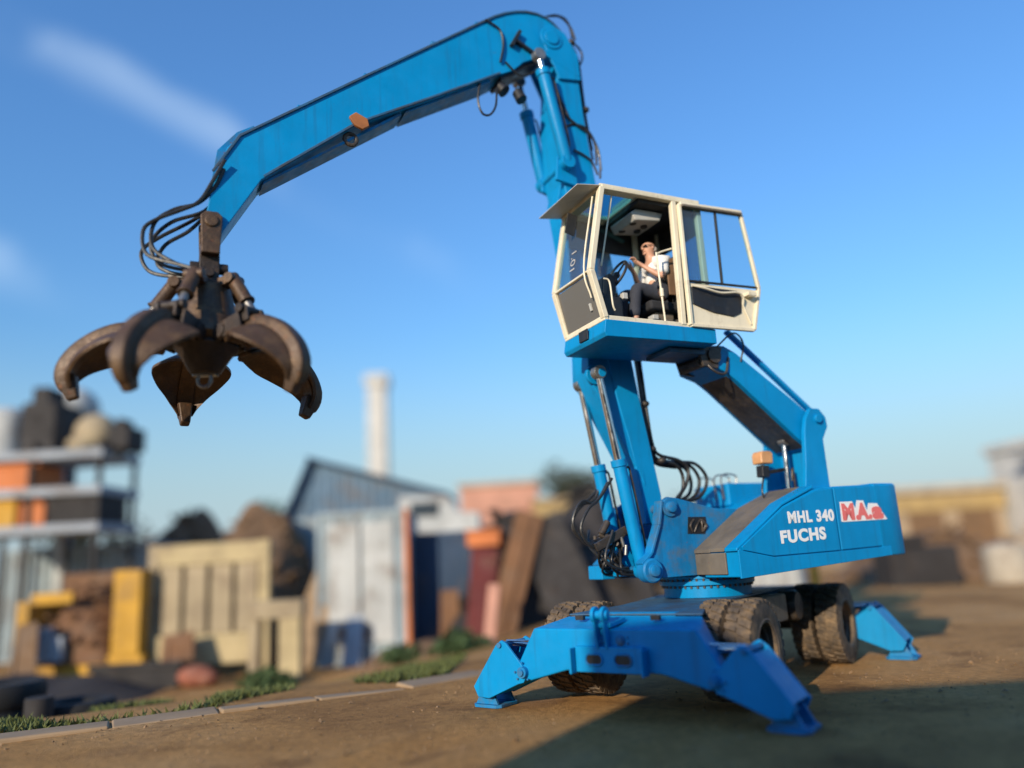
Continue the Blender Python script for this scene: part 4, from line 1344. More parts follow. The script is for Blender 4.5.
body = skinned("body", vs, es, rs, skin, PER)
# nose, ears, brow and mouth belong to the same body mesh
fb = bmesh.new()
fb.from_mesh(body.data)
def blob(p, r, s):
    bmesh.ops.create_uvsphere(fb, u_segments=10, v_segments=8, radius=r, matrix=Matrix.Translation(Q(*p)) @ Matrix.Rotation(YU, 4, 'Z') @ Matrix.Diagonal((*s, 1)))
blob((.215, 0, .765), .017, (1.1, .8, 1.3)); blob((.205, 0, .80), .03, (.4, 1.4, .45)); blob((.19, 0, .70), .03, (.7, 1.0, .7)); blob((.203, 0, .727), .02, (.6, 1.2, .35))
for s in (-1, 1):
    blob((.11, s * .08, .775), .026, (.8, .35, 1.25))
fb.to_mesh(body.data)
fb.free()
for p in body.data.polygons:
    p.use_smooth = True
vs, es, rs = [], [], []
a = V_((.02, 0, .16), (.165, .135)); b = V_((.02, 0, .30), (.168, .145), a); c = V_((.05, 0, .46), (.175, .14), b); d = V_((.075, 0, .565), (.125, .105), c); V_((.09, 0, .61), .075, d)
for s in (-1, 1):
    sh = V_((.07, s * .195, .535), .082, d); V_((.125, s * .243, .33), .078, V_((.10, s * .225, .42), .080, sh))
skinned("shirt", vs, es, rs, shirt_m, PER)
vs, es, rs = [], [], []
a = V_((.03, 0, .13), (.175, .145)); V_((.07, 0, .34), (.165, .13), V_((.05, 0, .25), (.178, .155), a))
for s in (-1, 1):
    hp = V_((.08, s * .10, .10), .112, a); kn = V_((.48, s * .14, .165), .085, hp); V_((.535, s * .14, -.24), .068, V_((.515, s * .14, -.05), .075, kn))
skinned("overalls", vs, es, rs, trouser_m, PER)
mb = MB()
for s in (-1, 1):
    mb.ball(Q(.62, s * .15, -.335), .06, 1.7, .9, .75)
mb.build("shoes", M['black'], PER)
mb = MB()
mb.bar(Q(.208, -.075, .785), Q(.208, .075, .785), .016, .026)
for s in (-1, 1):
    mb.bar(Q(.20, s * .078, .79), Q(.11, s * .09, .79), .006, .01)
mb.build("glasses", lens_m, PER, 0.004)
mb = MB()
for s in (-1, 1):
    mb.ball(Q(.07, s * .066, .75), .035, .7, .5, .9)
mb.ball(Q(.052, 0, .735), .045, .6, 1.1, .7)
mb.build("hair", hair_m, PER)

# ------------------------------------------------------------------ the yard behind
def simple(name, col, rough=0.8, **k):
    k.setdefault('dirt', 0.45); k.setdefault('scale', 0.9); k.setdefault('var', 0.2); k.setdefault('bump', 0.1)
    return mat(name, col, rough, **k)
BM = dict(
    pale=simple("pale_blue_cladding", (0.27, 0.33, 0.35), rust=0.2), white=simple("chalky_white_paint", (0.43, 0.44, 0.42), dirt=0.5, rust=0.08),
    cream=simple("weathered_cream_paint", (0.34, 0.27, 0.165), rust=0.1), creamlt=simple("yellowed_cream_paint", (0.43, 0.34, 0.18), dirt=0.45),
    yellow=simple("yellow_skip_paint", (0.50, 0.27, 0.03), dirt=0.45, rust=0.12), rustp=simple("rusty_plate", (0.16, 0.075, 0.03), rust=0.3),
    orange=simple("orange_paint", (0.55, 0.17, 0.05)), red=simple("dark_red_paint", (0.10, 0.014, 0.012)),
    blueg=simple("slate_blue_sheet", (0.10, 0.17, 0.24), rust=0.1), navy=simple("navy_container_paint", (0.03, 0.06, 0.11), rust=0.08, dirt=0.3),
    pink=simple("salmon_render", (0.50, 0.25, 0.17), dirt=0.3), concrete=simple("stained_concrete", (0.30, 0.205, 0.115)),
    grey=simple("grey_slab", (0.30, 0.33, 0.36)), dark=simple("dark_scrap_iron", (0.022, 0.019, 0.018), rust=0.1, dirt=0.15), black=simple("black_rubber", (0.008, 0.008, 0.008), dirt=0.1),
    tan=simple("tan_render", (0.36, 0.27, 0.17)), tanlt=simple("sandy_render", (0.40, 0.35, 0.27)), ochre=simple("ochre_sheet", (0.36, 0.25, 0.10)),
    brown=simple("brown_dirt_pile", (0.15, 0.085, 0.04)), leaf=simple("leaf_green", (0.05, 0.085, 0.022), dirt=0, scale=3), leafd=simple("dull_olive_leaf", (0.055, 0.06, 0.03), dirt=0, scale=3),
    chalk=simple("chalky_chimney_render", (0.50, 0.49, 0.45), dirt=0.2), sackred=simple("faded_red_sack", (0.28, 0.09, 0.05)), pebble=simple("brown_pebble", (0.24, 0.15, 0.075)), bark=simple("bark", (0.10, 0.075, 0.05)), grass=simple("grass_blade", (0.10, 0.12, 0.03), dirt=0, scale=2), win=simple("dark_window", (0.03, 0.04, 0.05), 0.2, dirt=0.1))

def bx(mb, x0, x1, y0, y1, z0, z1):
    return mb.loft([[(x0, y0, z0), (x1, y0, z0), (x1, y1, z0), (x0, y1, z0)], [(x0, y0, z1), (x1, y0, z1), (x1, y1, z1), (x0, y1, z1)]])
def part(name, m, parent, boxes, bevel=0.02):
    """boxes given in the thing's own coordinates"""
    mb = MB()
    for b in boxes:
        bx(mb, *b)
    return mb.build(name, m, parent, bevel)
def at(x, y):
    return (x, y, ground_z(x, y) - 0.02)

# kerb along the edge of the yard: short stones, each a thing
kg = "kerb stones along the yard edge"
rnd = random.Random(3)
dist = 0.0
for a, b in zip(LINE[1:4], LINE[2:5]):
    a, b = Vector(a), Vector(b)
    L = (b - a).length
    n = round(L / 1.24)
    for i in range(n):
        p = a + (b - a) * ((i + .5) / n)
        if p.y < 7.4:
            continue
        o = MB()
        bx(o, -L / n / 2 + .01, L / n / 2 - .01, -.21, .21, -.2, .0 + rnd.uniform(-.03, .03))
        k = o.build("kerb_stone", BM['concrete'], None, 0.03)
        k.location = (p.x, p.y, ground_z(p.x, p.y) + .02)
        k.rotation_euler = (rnd.uniform(-.08, .08), rnd.uniform(-.03, .03), math.atan2((b - a).y, (b - a).x) + rnd.uniform(-.03, .03))
        tag(k, "worn concrete kerb stone in the row between dirt yard and grass", "kerb", kg)

# loose gravel and crumbs of dirt over the yard
mb = MB()
rnd = random.Random(17)
cnt = 0
while cnt < 2600:
    y = rnd.uniform(5.2, 22) if rnd.random() < .6 else rnd.uniform(5.2, 12)
    x = rnd.uniform(-.75, .8) * y
    if edge_dist(x, y) > .3 or noise.noise(Vector((x * .6, y * .6, 8))) < rnd.uniform(-.5, .3):
        continue
    cnt += 1
    r = rnd.uniform(.006, .02) * (1.8 if rnd.random() < .05 else 1)
    c = Vector((x, y, ground_z(x, y) + r * .3))
    v = [c + Vector((rnd.uniform(-1, 1), rnd.uniform(-1, 1), rnd.uniform(-.3, .3))) .normalized() * r for _ in range(4)] + [c + Vector((0, 0, r * .8))]
    e = [mb.bm.verts.new(p) for p in v]
    for i, j, k in ((0, 1, 4), (1, 2, 4), (2, 3, 4), (3, 0, 4)):
        mb.bm.faces.new((e[i], e[j], e[k]))
tag(mb.build("gravel", BM['pebble'], angle=10), kind="stuff", label="loose tan gravel scattered over the dirt yard", cat="gravel")

# grass on the bank
mb = MB()
rnd = random.Random(5)
cnt = 0
while cnt < 14000:
    x, y = rnd.uniform(-11, -1.2), rnd.uniform(7, 17)
    d = edge_dist(x, y)
    if not .35 < d < 6.0 or noise.noise(Vector((x * .5, y * .5, 1))) < -.12 + d * .05:
        continue
    cnt += 1
    z, h, t = ground_z(x, y), rnd.uniform(.03, .12), rnd.uniform(0, 6.28)
    dx, dy = math.cos(t) * .025, math.sin(t) * .025
    lx, ly = rnd.uniform(-.1, .1), rnd.uniform(-.1, .1)
    mb.face([(x - dx, y - dy, z - .02), (x + dx, y + dy, z - .02), (x + lx, y + ly, z + h)])
tag(mb.build("grass", BM['grass']), kind="stuff", label="rough green grass growing on the bank behind the kerb", cat="grass")

def scrap_bits(mb, rnd, n, x0, x1, y0, y1, top, big=.9):
    """loose plates, bars and lumps lying over a mound whose height is top(x, y)"""
    for _ in range(n):
        x, y = rnd.uniform(x0, x1), rnd.uniform(y0, y1)
        h = top(x, y)
        if h < .05:
            continue
        d = Vector((rnd.uniform(-1, 1), rnd.uniform(-1, 1), rnd.uniform(-.7, .7))).normalized()
        L = rnd.uniform(.3, 1) * big
        c = Vector((x, y, h + rnd.uniform(-.25, .12)))
        mb.bar(c - d * L / 2, c + d * L / 2, rnd.uniform(.06, .5) * big, rnd.uniform(.02, .22) * big)
def mound(name, m, x0, x1, y, depth, base, height, seed, label, cat, n=160, big=.9, shape=None):
    rnd = random.Random(seed)
    cx, hw = (x0 + x1) / 2, (x1 - x0) / 2
    def top(x, yy):
        u, v = (x - cx) / hw, (yy - y) / depth
        q = max(0, 1 - u * u) ** .7 * max(0, 1 - v * v) ** .6
        return base + height * q * (1 + .45 * noise.noise(Vector((x * .7, yy * .7, seed))) + (shape(u) if shape else 0)) - .1
    mb = MB()
    nx, ny = 30, 16
    g = [[mb.bm.verts.new((cx + hw * (2 * i / nx - 1), y + depth * (2 * j / ny - 1), top(cx + hw * (2 * i / nx - 1), y + depth * (2 * j / ny - 1)))) for i in range(nx + 1)] for j in range(ny + 1)]
    for j in range(ny):
        for i in range(nx):
            mb.bm.faces.new((g[j][i], g[j][i + 1], g[j + 1][i + 1], g[j + 1][i]))
    scrap_bits(mb, rnd, n, x0, x1, y - depth, y + depth, top, big)
    return tag(mb.build(name, m, angle=40), label, cat, kind="stuff")

def tree(name, x, y, h, spread, label, m, seed, n=2200):
    rnd = random.Random(seed)
    t = empty(name, at(x, y), label, "tree", "trees behind the yard")
    mb = MB()
    mb.cyl((0, 0, 0), (0.1, 0, h * .5), h * .035, h * .018, 9)
    for k in range(6):
        a = 6.28 * k / 6 + rnd.uniform(-.4, .4)
        mb.cyl((.07, 0, h * rnd.uniform(.28, .48)), (math.cos(a) * spread * .6, math.sin(a) * spread * .6, h * rnd.uniform(.55, .85)), h * .014, h * .005, 6)
    mb.build("trunk", BM['bark'], t)
    mb = MB()
    lobes = [(Vector((rnd.uniform(-.6, .6) * spread, rnd.uniform(-.6, .6) * spread, h * rnd.uniform(.5, .88))), rnd.uniform(.3, .55) * spread) for _ in range(9)]
    for _ in range(n):
        c, r = rnd.choice(lobes)
        d = Vector((rnd.gauss(0, 1), rnd.gauss(0, 1), rnd.gauss(0, .8))).normalized() * r * rnd.random() ** .4
        p = c + d
        e = Vector((rnd.gauss(0, 1), rnd.gauss(0, 1), rnd.gauss(0, 1))).normalized()
        f = e.orthogonal().normalized()
        s = rnd.uniform(.1, .22) * (.5 + h / 14)
        mb.face([p - e * s, p + f * s * .6, p + e * s, p - f * s * .6])
    mb.build("crown", m, t)
    return t

# --- left: rack with stored scrap, white tank
x0, x1, Y = -18.9, -14.2, 26.0
g = at(x0, Y)[2]
rk = empty("storage_rack", (x0, Y, g), "tall steel rack of grey shelves stacked with scrap beyond the yellow skip", "rack")
W = x1 - x0
for i in range(3):
    for yy in (0, 2.4):
        part("upright", BM['dark'], rk, [(i * W / 2 - .08, i * W / 2 + .08, yy, yy + .16, 0, 7.5)])
for z in (4.4, 5.65, 6.9):
    part("shelf", BM['grey'], rk, [(-.15, W + .15, -.1, 2.6, z, z + .28)])
g += 1.5
S = lambda nm, m, label, cat, boxes, bevel=.06: tag(part(nm, m, None, boxes, bevel), label, cat)
mb = MB(); mb.lathe((x0 + .75, Y + 1.0, g + 5.68), (0, 0, 1), [(.01, 0), (.72, 0), (.75, .1), (.75, 1.5), (.5, 1.75), (.01, 1.8)], 20)
tag(mb.build("storage_tank", BM['white']), "bright white tank standing on the top shelf of the scrap rack", "tank")
S("machine_housing", BM['dark'], "dark machine housing beside the white tank on the rack", "machine", [(x0 + 1.7, x0 + 2.9, Y + .3, Y + 2, g + 5.68, g + 7.5), (x0 + 1.9, x0 + 2.5, Y + .5, Y + 1.6, g + 7.5, g + 8.1)])
mb = MB(); mb.ball((x0 + 4.0, Y + 1.0, g + 6.38), .72, 1.05, .9, 1.0, 12); mb.ball((x0 + 3.7, Y + .8, g + 6.0), .5, 1.2, 1, .65, 12)
tag(mb.build("bulk_bag", BM['cream']), "bulging cream bulk bag on the right end of the rack's top shelf", "bag")
S("engine_block", BM['dark'], "dark engine block at the right end of the top shelf", "engine", [(x0 + 4.75, x0 + 5.5, Y + .3, Y + 1.6, g + 5.68, g + 6.5), (x0 + 4.9, x0 + 5.2, Y + .5, Y + 1.3, g + 6.5, g + 6.8)])
S("steel_crate", BM['orange'], "salmon orange crate on the rack above the yellow bin", "crate", [(x0 + .2, x0 + 2.5, Y + .15, Y + 1.8, g + 4.43, g + 5.3), (x0 + .1, x0 + 2.6, Y + .1, Y + .2, g + 5.2, g + 5.33)])
S("scrap_bin", BM['yellow'], "yellow bin on the middle shelf of the scrap rack", "bin", [(x0 - .1, x0 + 1.9, Y + .1, Y + 1.7, g + 3.18, g + 4.05), (x0 - .15, x0 + 1.95, Y + .05, Y + 1.75, g + 3.95, g + 4.1)])
S("gearbox_case", BM['orange'], "orange red gearbox case between the yellow bin and a black stack", "gearbox", [(x0 + 2.05, x0 + 2.9, Y + .1, Y + 1.2, g + 3.18, g + 3.95), (x0 + 2.2, x0 + 2.7, Y + .15, Y + 1, g + 3.95, g + 4.12)])
S("plate_stack", BM['dark'], "stack of black steel plates on the rack's middle shelf", "plates", [(x0 + 3.0, x0 + 4.8, Y + .05, Y + 1.9, g + 3.18 + .2 * i, g + 3.36 + .2 * i) for i in range(5)], .01)
mb = MB(); mb.ball((x0 + 1.6, Y + 3.6, g + 7.9), .95, 1, 1, .9, 16); mb.cyl((x0 + 1.6, Y + 3.6, g - 1.5), (x0 + 1.6, Y + 3.6, g + 7.2), .25)
tag(mb.build("water_tower", BM['white']), "white round water tank on a pole rising behind the rack", "tank")

# --- pale container row behind the skip
def container(x, y, w, d, h, m, label, rz=0.0, doors=True, mdoor=None, n=None):
    c = empty("shipping_container", at(x, y), label, "container", None, rz)
    mb = MB()
    bx(mb, 0, w, .06, d, .12, h - .1)
    mb.build("body", m, c, .02)
    part("corner_post", mdoor or m, c, [(-.06, .08, 0, .16, 0, h)])
    part("corner_post", mdoor or m, c, [(w - .08, w + .06, 0, .16, 0, h)])
    part("top_rail", m, c, [(.08, w - .08, 0, .15, h - .16, h)])
    part("bottom_rail", m, c, [(.08, w - .08, 0, .15, 0, .16)])
    mb = MB()
    k = n or int(w / .3)
    for i in range(k):
        xx = .1 + (w - .2) * (i + .5) / k
        bx(mb, xx - .07, xx + .07, .0, .08, .165, h - .165)
    mb.build("corrugation", m, c, .015)
    return c
container(-19.5, 29.5, 6.0, 2.4, 4.1, BM['pale'], "pale blue container at far left behind the yellow skip")
container(-13.4, 29.8, 5.0, 2.4, 3.9, BM['white'], "off white container between the pale blue one and the cream gate")

# --- yellow skip with rusty scrap
x0, Y = -13.9, 21.8
sk = empty("scrap_skip", at(x0, Y), "yellow framed skip filled with rusty brown scrap", "skip")
part("floor", BM['yellow'], sk, [(0, 3.5, 0, 2, .25, .75)])
part("skid", BM['dark'], sk, [(.2, .5, 0, 2, 0, .25)]); part("skid", BM['dark'], sk, [(3.0, 3.3, 0, 2, 0, .25)])
part("side_panel", BM['yellow'], sk, [(2.65, 3.4, -.05, 2, .75, 3.0)]); part("side_panel", BM['yellow'], sk, [(0, .35, -.05, 2, .75, 2.3)])
part("back_panel", BM['rustp'], sk, [(.35, 2.65, 1.5, 1.6, .75, 3.0)]); part("top_rail", BM['yellow'], sk, [(.35, 1.5, -.02, .2, 2.2, 2.5)])
mound("scrap_metal", BM['rustp'], x0 + .4, x0 + 2.6, Y + .8, .9, at(x0, Y)[2] + .7, 2.2, 11, "rusty brown scrap heaped inside the yellow skip", "scrap", 80, .6)
mb = MB(); bx(mb, x0 + .3, x0 + 1.5, Y - .35, Y - .12, .0 + at(x0, Y)[2] + .76, at(x0, Y)[2] + 1.35)
bx(mb, x0 + .5, x0 + 1.2, Y - .33, Y - .14, at(x0, Y)[2] + 1.35, at(x0, Y)[2] + 1.6)
bx(mb, x0 + .3, x0 + 1.5, Y - .35, Y + .0, at(x0, Y)[2] + .70, at(x0, Y)[2] + .76)
tag(mb.build("washing_machine_shell", BM['grey'], None, .05), "pale grey appliance shell at the front of the yellow skip", "appliance")

# --- cream gate made of a frame and slats
x0, Y = -10.6, 22.3
gt = empty("cream_gate", at(x0, Y), "cream painted gate with wide vertical slats beside the yellow skip", "gate")
w, h = 3.45, 3.65
part("side_post", BM['cream'], gt, [(0, .28, 0, .25, 0, h)]); part("side_post", BM['creamlt'], gt, [(w - .3, w, 0, .25, 0, h)])
part("top_beam", BM['creamlt'], gt, [(.28, w - .3, 0, .22, h - .6, h - .02)]); part("bottom_panel", BM['creamlt'], gt, [(.28, w - .3, -.06, .22, .35, 1.15)])
for i in range(4):
    part("slat", BM['cream'], gt, [(.34 + i * .72, .34 + i * .72 + .6, .05, .16, 1.16, h - .61)])
part("back_sheet", BM['rustp'], gt, [(.28, w - .3, .3, .34, .4, h - .3)])
mound("rust_heap", BM['brown'], -11.6, -7.0, 27.5, 2.6, -1.0, 4.5, 21, "brown rusty heap rising behind the cream gate", "heap", 150, .7)
# --- cream concrete portal
x0, Y = -7.5, 20.6
pt = empty("concrete_portal", at(x0, Y), "cream concrete bench frame with one thick leg below the gate", "frame")
part("beam", BM['cream'], pt, [(.35, 1.75, 0, .5, 1.55, 2.0)]); part("leg", BM['creamlt'], pt, [(1.15, 1.7, 0.02, .48, 0, 1.55)]); part("leg", BM['cream'], pt, [(.38, .62, 0.02, .48, 0, 1.55)])
mb = MB(); mb.ball((-8.3, 20.3, at(-8.3, 20.3)[2] + .3), .34, 1.4, 1, .8, 10); mb.ball((-8.0, 20.2, at(-8.3, 20.3)[2] + .25), .25, 1.2, 1, .8, 10)
tag(mb.build("rubbish_sack", BM['sackred']), "small faded red sack lying in front of the concrete bench", "sack")
S("steel_trough", BM['dark'], "dark steel trough lying between the skip and the bench", "trough", [(-11.0, -8.8, 20.4, 21.3, at(-10, 21)[2], at(-10, 21)[2] + .6), (-11.1, -8.7, 20.35, 20.5, at(-10, 21)[2] + .5, at(-10, 21)[2] + .68)], .04)
# leaning beam
mb = MB(); mb.bar((-6.6, 23.0, at(-6.6, 23)[2]), (-5.2, 23.6, 2.6), .7, .35, up=(0, 1, 0))
mb.bar((-6.62, 22.8, at(-6.6, 23)[2]), (-5.22, 23.4, 2.6), .9, .06, up=(0, 1, 0))
tag(mb.build("steel_girder", BM['concrete'], None, .02), "grey girder leaning towards the blue shed right of the cream gate", "girder")
# black tyres low at left
def flat_tyre(x, y, z, r, label, tilt=0.0, group=None):
    mb = MB()
    pr = [(r * .55, -r * .22), (r * .7, -r * .3), (r * .93, -r * .27), (r, -r * .15), (r, r * .15), (r * .93, r * .27), (r * .7, r * .3), (r * .55, r * .22)]
    n = 28
    rings = [[(q * math.cos(6.2832 * i / n), q * math.sin(6.2832 * i / n), hh) for i in range(n)] for q, hh in pr]
    mb.loft(rings + [rings[0]], caps=False)
    bmesh.ops.remove_doubles(mb.bm, verts=mb.bm.verts[:], dist=1e-5)
    o = mb.build("old_tyre", BM['black'])
    o.location = (x, y, z + r * .3)
    o.rotation_euler = (tilt, 0, 0)
    return tag(o, label, "tyre", group)
b0 = ground_z(-8.6, 13.6)
flat_tyre(-8.9, 13.4, b0 - .05, .72, "large black tyre lying at the bottom of the stack at lower left")
flat_tyre(-8.8, 13.5, b0 + .36, .70, "black tyre on top of the stack at lower left")
flat_tyre(-7.6, 13.7, ground_z(-7.6, 13.7) - .03, .62, "black tyre lying alone right of the tyre stack")
b0 = ground_z(-7.7, 13)
mb = MB(); mb.lathe((-7.75, 12.9, b0 + .0), (0, 0, 1), [(.01, 0), (.2, 0), (.21, .05), (.21, .36), (.2, .4), (.01, .4)], 16)
tag(mb.build("paint_pail", BM['dark']), "small dark pail in front of the black tyres", "pail")

# --- blue shed, white door container, navy container, chimney
sh = empty("blue_shed", at(-8.7, 29), "slate blue shed with a sloping roof in front of the chimney", "shed")
g0 = 0
mb = MB()
mb.loft([[(0, 0, 0), (5.9, 0, 0), (5.9, 0, 5.2), (.95, 0, 6.75), (0, 0, 4.4)], [(0, 4, 0), (5.9, 4, 0), (5.9, 4, 5.2), (.95, 4, 6.75), (0, 4, 4.4)]])
mb.build("wall", BM['blueg'], sh, .02)
mb = MB()
mb.bar((.85, 1.9, 6.83), (6.1, 1.9, 5.21), .1, 4.6, up=(0, 1, 0)); mb.bar((.98, 1.9, 6.85), (-.15, 1.9, 4.2), .1, 4.6, up=(0, 1, 0))
mb.build("roof", BM['navy'], sh, .01)
mb = MB()
for i in range(16):
    xx = .4 + i * .35
    top = 4.4 + xx * 2.4 if xx < .95 else 6.75 - (xx - .95) * .313
    bx(mb, xx - .05, xx + .05, -.05, -.003, .1, top - .15)
mb.build("cladding_rib", BM['blueg'], sh, .01)
part("panel_strip", BM['pale'], sh, [(.3, 1.6, -.07, -.055, 1.0, 4.6)])
dc = container(-5.95, 23.0, 2.6, 2.6, 4.35, BM['pale'], "pale whitish container with a rust orange corner post in front of the shed", mdoor=BM['pale'], n=4)
for ch in dc.children:
    if ch.name.startswith("corner_post") and max(v.co.x for v in ch.data.vertices) > 1:
        ch.data.materials[0] = BM['orange']
part("door_panel", BM['white'], dc, [(.3, 1.2, -.03, -.003, .6, 4.0)]); part("door_panel", BM['white'], dc, [(1.3, 2.2, -.03, -.003, .6, 4.0)])
part("rust_patch", BM['rustp'], dc, [(.6, 1.5, -.05, -.033, .7, 1.1)])
container(-3.35, 24.2, 1.75, 2.4, 3.5, BM['navy'], "narrow navy blue container right of the whitish container")
ch = empty("chimney", at(-14.7, 82), "tall pale chimney rising behind the blue shed", "chimney")
mb = MB(); mb.bar((0, 0, 0), (0, 0, 21.2), 2.1, 2.1, up=(0, 1, 0), w2=1.95, h2=1.95); mb.build("shaft", BM['chalk'], ch, .1)
mb = MB(); mb.bar((0, 0, 21.2), (0, 0, 22.4), 2.5, 2.5, up=(0, 1, 0)); mb.build("cap", BM['chalk'], ch, .1)

# --- behind the front outrigger: scrap heap with things standing on and before it
mound("scrap_heap", BM['dark'], -2.6, 4.6, 25.5, 3.0, -1.05, 4.1, 31, "dark heap of scrap iron behind the left outrigger", "scrap", 260, 1.0)
mb = MB(); mb.bar((-.9, 21.6, -1.0), (.3, 22.9, 2.9), .8, .25, up=(0, 1, 0)); mb.bar((-.9, 21.45, -1.0), (.3, 22.75, 2.9), .2, .12, up=(0, 1, 0))
tag(mb.build("steel_girder", BM['rustp'], None, .02), "broad brown girder leaning against the dark scrap heap", "girder")
mb = MB(); mb.bar((1.9, 21.9, -1.0), (.5, 23.0, 2.7), 1.5, .12, up=(0, 1, 0)); mb.bar((2.6, 21.8, -1.0), (1.25, 22.9, 2.5), .12, .25, up=(0, 1, 0))
tag(mb.build("steel_plate", BM['dark'], None, .01), "wide dark plate leaning left on the scrap heap behind the wheel", "plate")
mb = MB(); mb.bar((-1.35, 22.3, -1.0), (-1.05, 23.2, 2.0), .8, .1, up=(0, 1, 0)); mb.bar((-1.35, 22.2, -.9), (-1.07, 23.1, 1.8), .65, .06, up=(0, 1, 0))
tag(mb.build("car_bonnet", BM['red'], None, .04), "dark red sheet standing upright left of the brown girder", "sheet")
S("steel_crate", BM['orange'], "orange crate on the scrap heap below the salmon building", "crate", [(-1.6, -.6, 23.2, 24.2, 2.05, 2.5), (-1.65, -.55, 23.15, 24.25, 2.45, 2.55)])
lc = empty("lorry_cab", (-4.3, 27.0, 2.2), "white lorry cab dumped on the heap beside the blue shed", "lorry")
part("platform", BM['dark'], lc, [(-.1, 3.2, .1, 2.5, -3.3, .0)])
mb = MB(); mb.loft([[(0, yy, .0), (2.9, yy, .0), (2.9, yy, 1.1), (2.2, yy, 1.15), (1.8, yy, 1.75), (.1, yy, 1.8)] for yy in (.2, 2.2)]); mb.build("body", BM['white'], lc, .06)
part("window", BM['win'], lc, [(.5, 1.5, .17, .196, 1.05, 1.55)]); part("wheel_arch", BM['dark'], lc, [(1.9, 2.6, .17, .196, .0, .4)])
hs = empty("salmon_house", at(-3.0, 40), "salmon pink flat roofed house beyond the dark scrap heap", "house")
part("wall", BM['pink'], hs, [(0, 4.0, 0, 5, 0, 6.4)]); part("roof_slab", BM['tanlt'], hs, [(-.15, 4.15, -.15, 5.15, 6.4, 6.6)])
for i in range(3):
    f = part("window", BM['win'], hs, [(.5 + i * 1.15, 1.05 + i * 1.15, -.03, -.003, 4.3, 5.0)])
an = empty("yellow_annex", at(0.7, 37), "ochre annex stepping down from the salmon house", "house")
part("wall", BM['ochre'], an, [(0, 3.2, 0, 4, 0, 4.6)]); part("roof_slab", BM['tan'], an, [(-.1, 3.3, -.1, 4.1, 4.6, 4.75)])
tree("bushy_tree", 3.6, 44, 7.0, 2.4, "olive green tree beside the ochre annex behind the boom foot", BM['leafd'], 61)
tree("bushy_tree", -15.0, 48, 6.8, 3.4, "low green tree left of the shed beyond the cream gate", BM['leaf'], 62)
tree("bushy_tree", -24.5, 44, 6.0, 3.0, "low dull green tree at far left behind the containers", BM['leafd'], 63)
tree("bushy_tree", -9.5, 60, 7.0, 3.2, "distant green tree between the gate and the blue shed", BM['leaf'], 64)
mb = MB(); mb.bar((-1.0, 19.8, -.95), (-.75, 20.6, 1.0), .3, .3, up=(0, 1, 0)); mb.bar((-1.05, 19.75, -.95), (-1.0, 19.9, -.6), .45, .4, up=(0, 1, 0))
tag(mb.build("gate_post", BM['pink'], None, .04), "short pinkish post leaning beside the left outrigger foot", "post")
for x, y, r, nm in ((-3.2, 20.8, .5, "rounded green bush left of the pinkish post"), (-1.6, 19.5, .55, "small green bush at the foot of the pinkish post"), (-6.3, 19.6, .5, "low green bush beside the concrete bench leg")):
    rnd = random.Random(int(x * 10)); mb = MB()
    for _ in range(260):
        d = Vector((rnd.gauss(0, 1), rnd.gauss(0, 1), abs(rnd.gauss(0, .9)))).normalized() * r * rnd.random() ** .4
        e = Vector((rnd.gauss(0, 1), rnd.gauss(0, 1), rnd.gauss(0, 1))).normalized() * .1
        f = e.orthogonal() * .6
        p = Vector((x, y, ground_z(x, y))) + Vector((d.x * 1.5, d.y, d.z))
        mb.face([p - e, p + f, p + e, p - f])
    tag(mb.build("bush", BM['leaf']), nm, "bush")

# --- added white container that fills the gap under the counterweight, yellow pillar beside it
container(5.5, 20.4, 1.72, 2.0, 2.3, BM['white'], "added white container filling the pale gap under the counterweight", 0.0)
bo = empty("yellow_bollard", at(7.42, 20.3), "yellow bollard right of the white container behind the counterweight", "bollard")
mb = MB(); mb.cyl((0, 0, 0), (0, 0, 1.2), .11); mb.ball((0, 0, 1.2), .11); mb.build("post", BM['yellow'], bo)
mb = MB(); mb.cyl((0, 0, 0), (0, 0, .1), .25); mb.build("base", BM['dark'], bo)

# --- right: buildings and heaps
hb = empty("sandy_warehouse", at(18.2, 44), "long sandy warehouse with a pale flat roof at right", "building")
part("wall", BM['tan'], hb, [(0, 9.0, 0, 8, 0, 4.0)]); part("fascia", BM['ochre'], hb, [(-.1, 9.1, -.12, 8, 2.95, 3.8)]); part("roof", BM['tanlt'], hb, [(-.25, 9.25, -.3, 8.2, 4.0, 4.4)])
for i in range(3):
    part("shutter", BM['brown'], hb, [(.6 + i * 2.9, 2.6 + i * 2.9, -.04, -.003, 0, 2.9)])
tb2 = empty("white_block", at(27.4, 38), "pale concrete block building at the right edge", "building")
part("wall", BM['chalk'], tb2, [(0, 7, 0, 7, 0, 6.0)]); part("parapet", BM['chalk'], tb2, [(-.2, 7.2, -.2, 7.2, 6.0, 6.5)]); part("canopy", BM['grey'], tb2, [(-1.3, 0, 0.4, 3, 5.4, 5.6)])
for z in (1.2, 3.9):
    for i in range(2):
        f = part("window", BM['win'], tb2, [(.8 + i * 2.2, 2.1 + i * 2.2, -.05, -.004, z, z + 1.5)])
mound("dirt_heap", BM['brown'], 13.0, 20.5, 32.0, 3.0, 0, 1.7, 41, "brown dirt and scrap heap in front of the sandy warehouse", "heap", 160, .8)
mound("scrap_heap", BM['tan'], 17.5, 25.5, 31.5, 2.4, 0, 1.7, 42, "pale tan heap of rubble at the right edge", "rubble", 160, .8)
S("rubble_block", BM['dark'], "dark block lying low in front of the brown heap at right", "block", [(12.3, 14.6, 26.5, 28, -.05, 1.3), (12.6, 13.6, 26.6, 27.6, 1.3, 1.7)], .1)
mb = MB(); mb.lathe((15.9, 26.2, -.05), (0, 0, 1), [(.01, 0), (.65, 0), (.7, .1), (.7, 1.0), (.6, 1.25), (.01, 1.35)], 20)
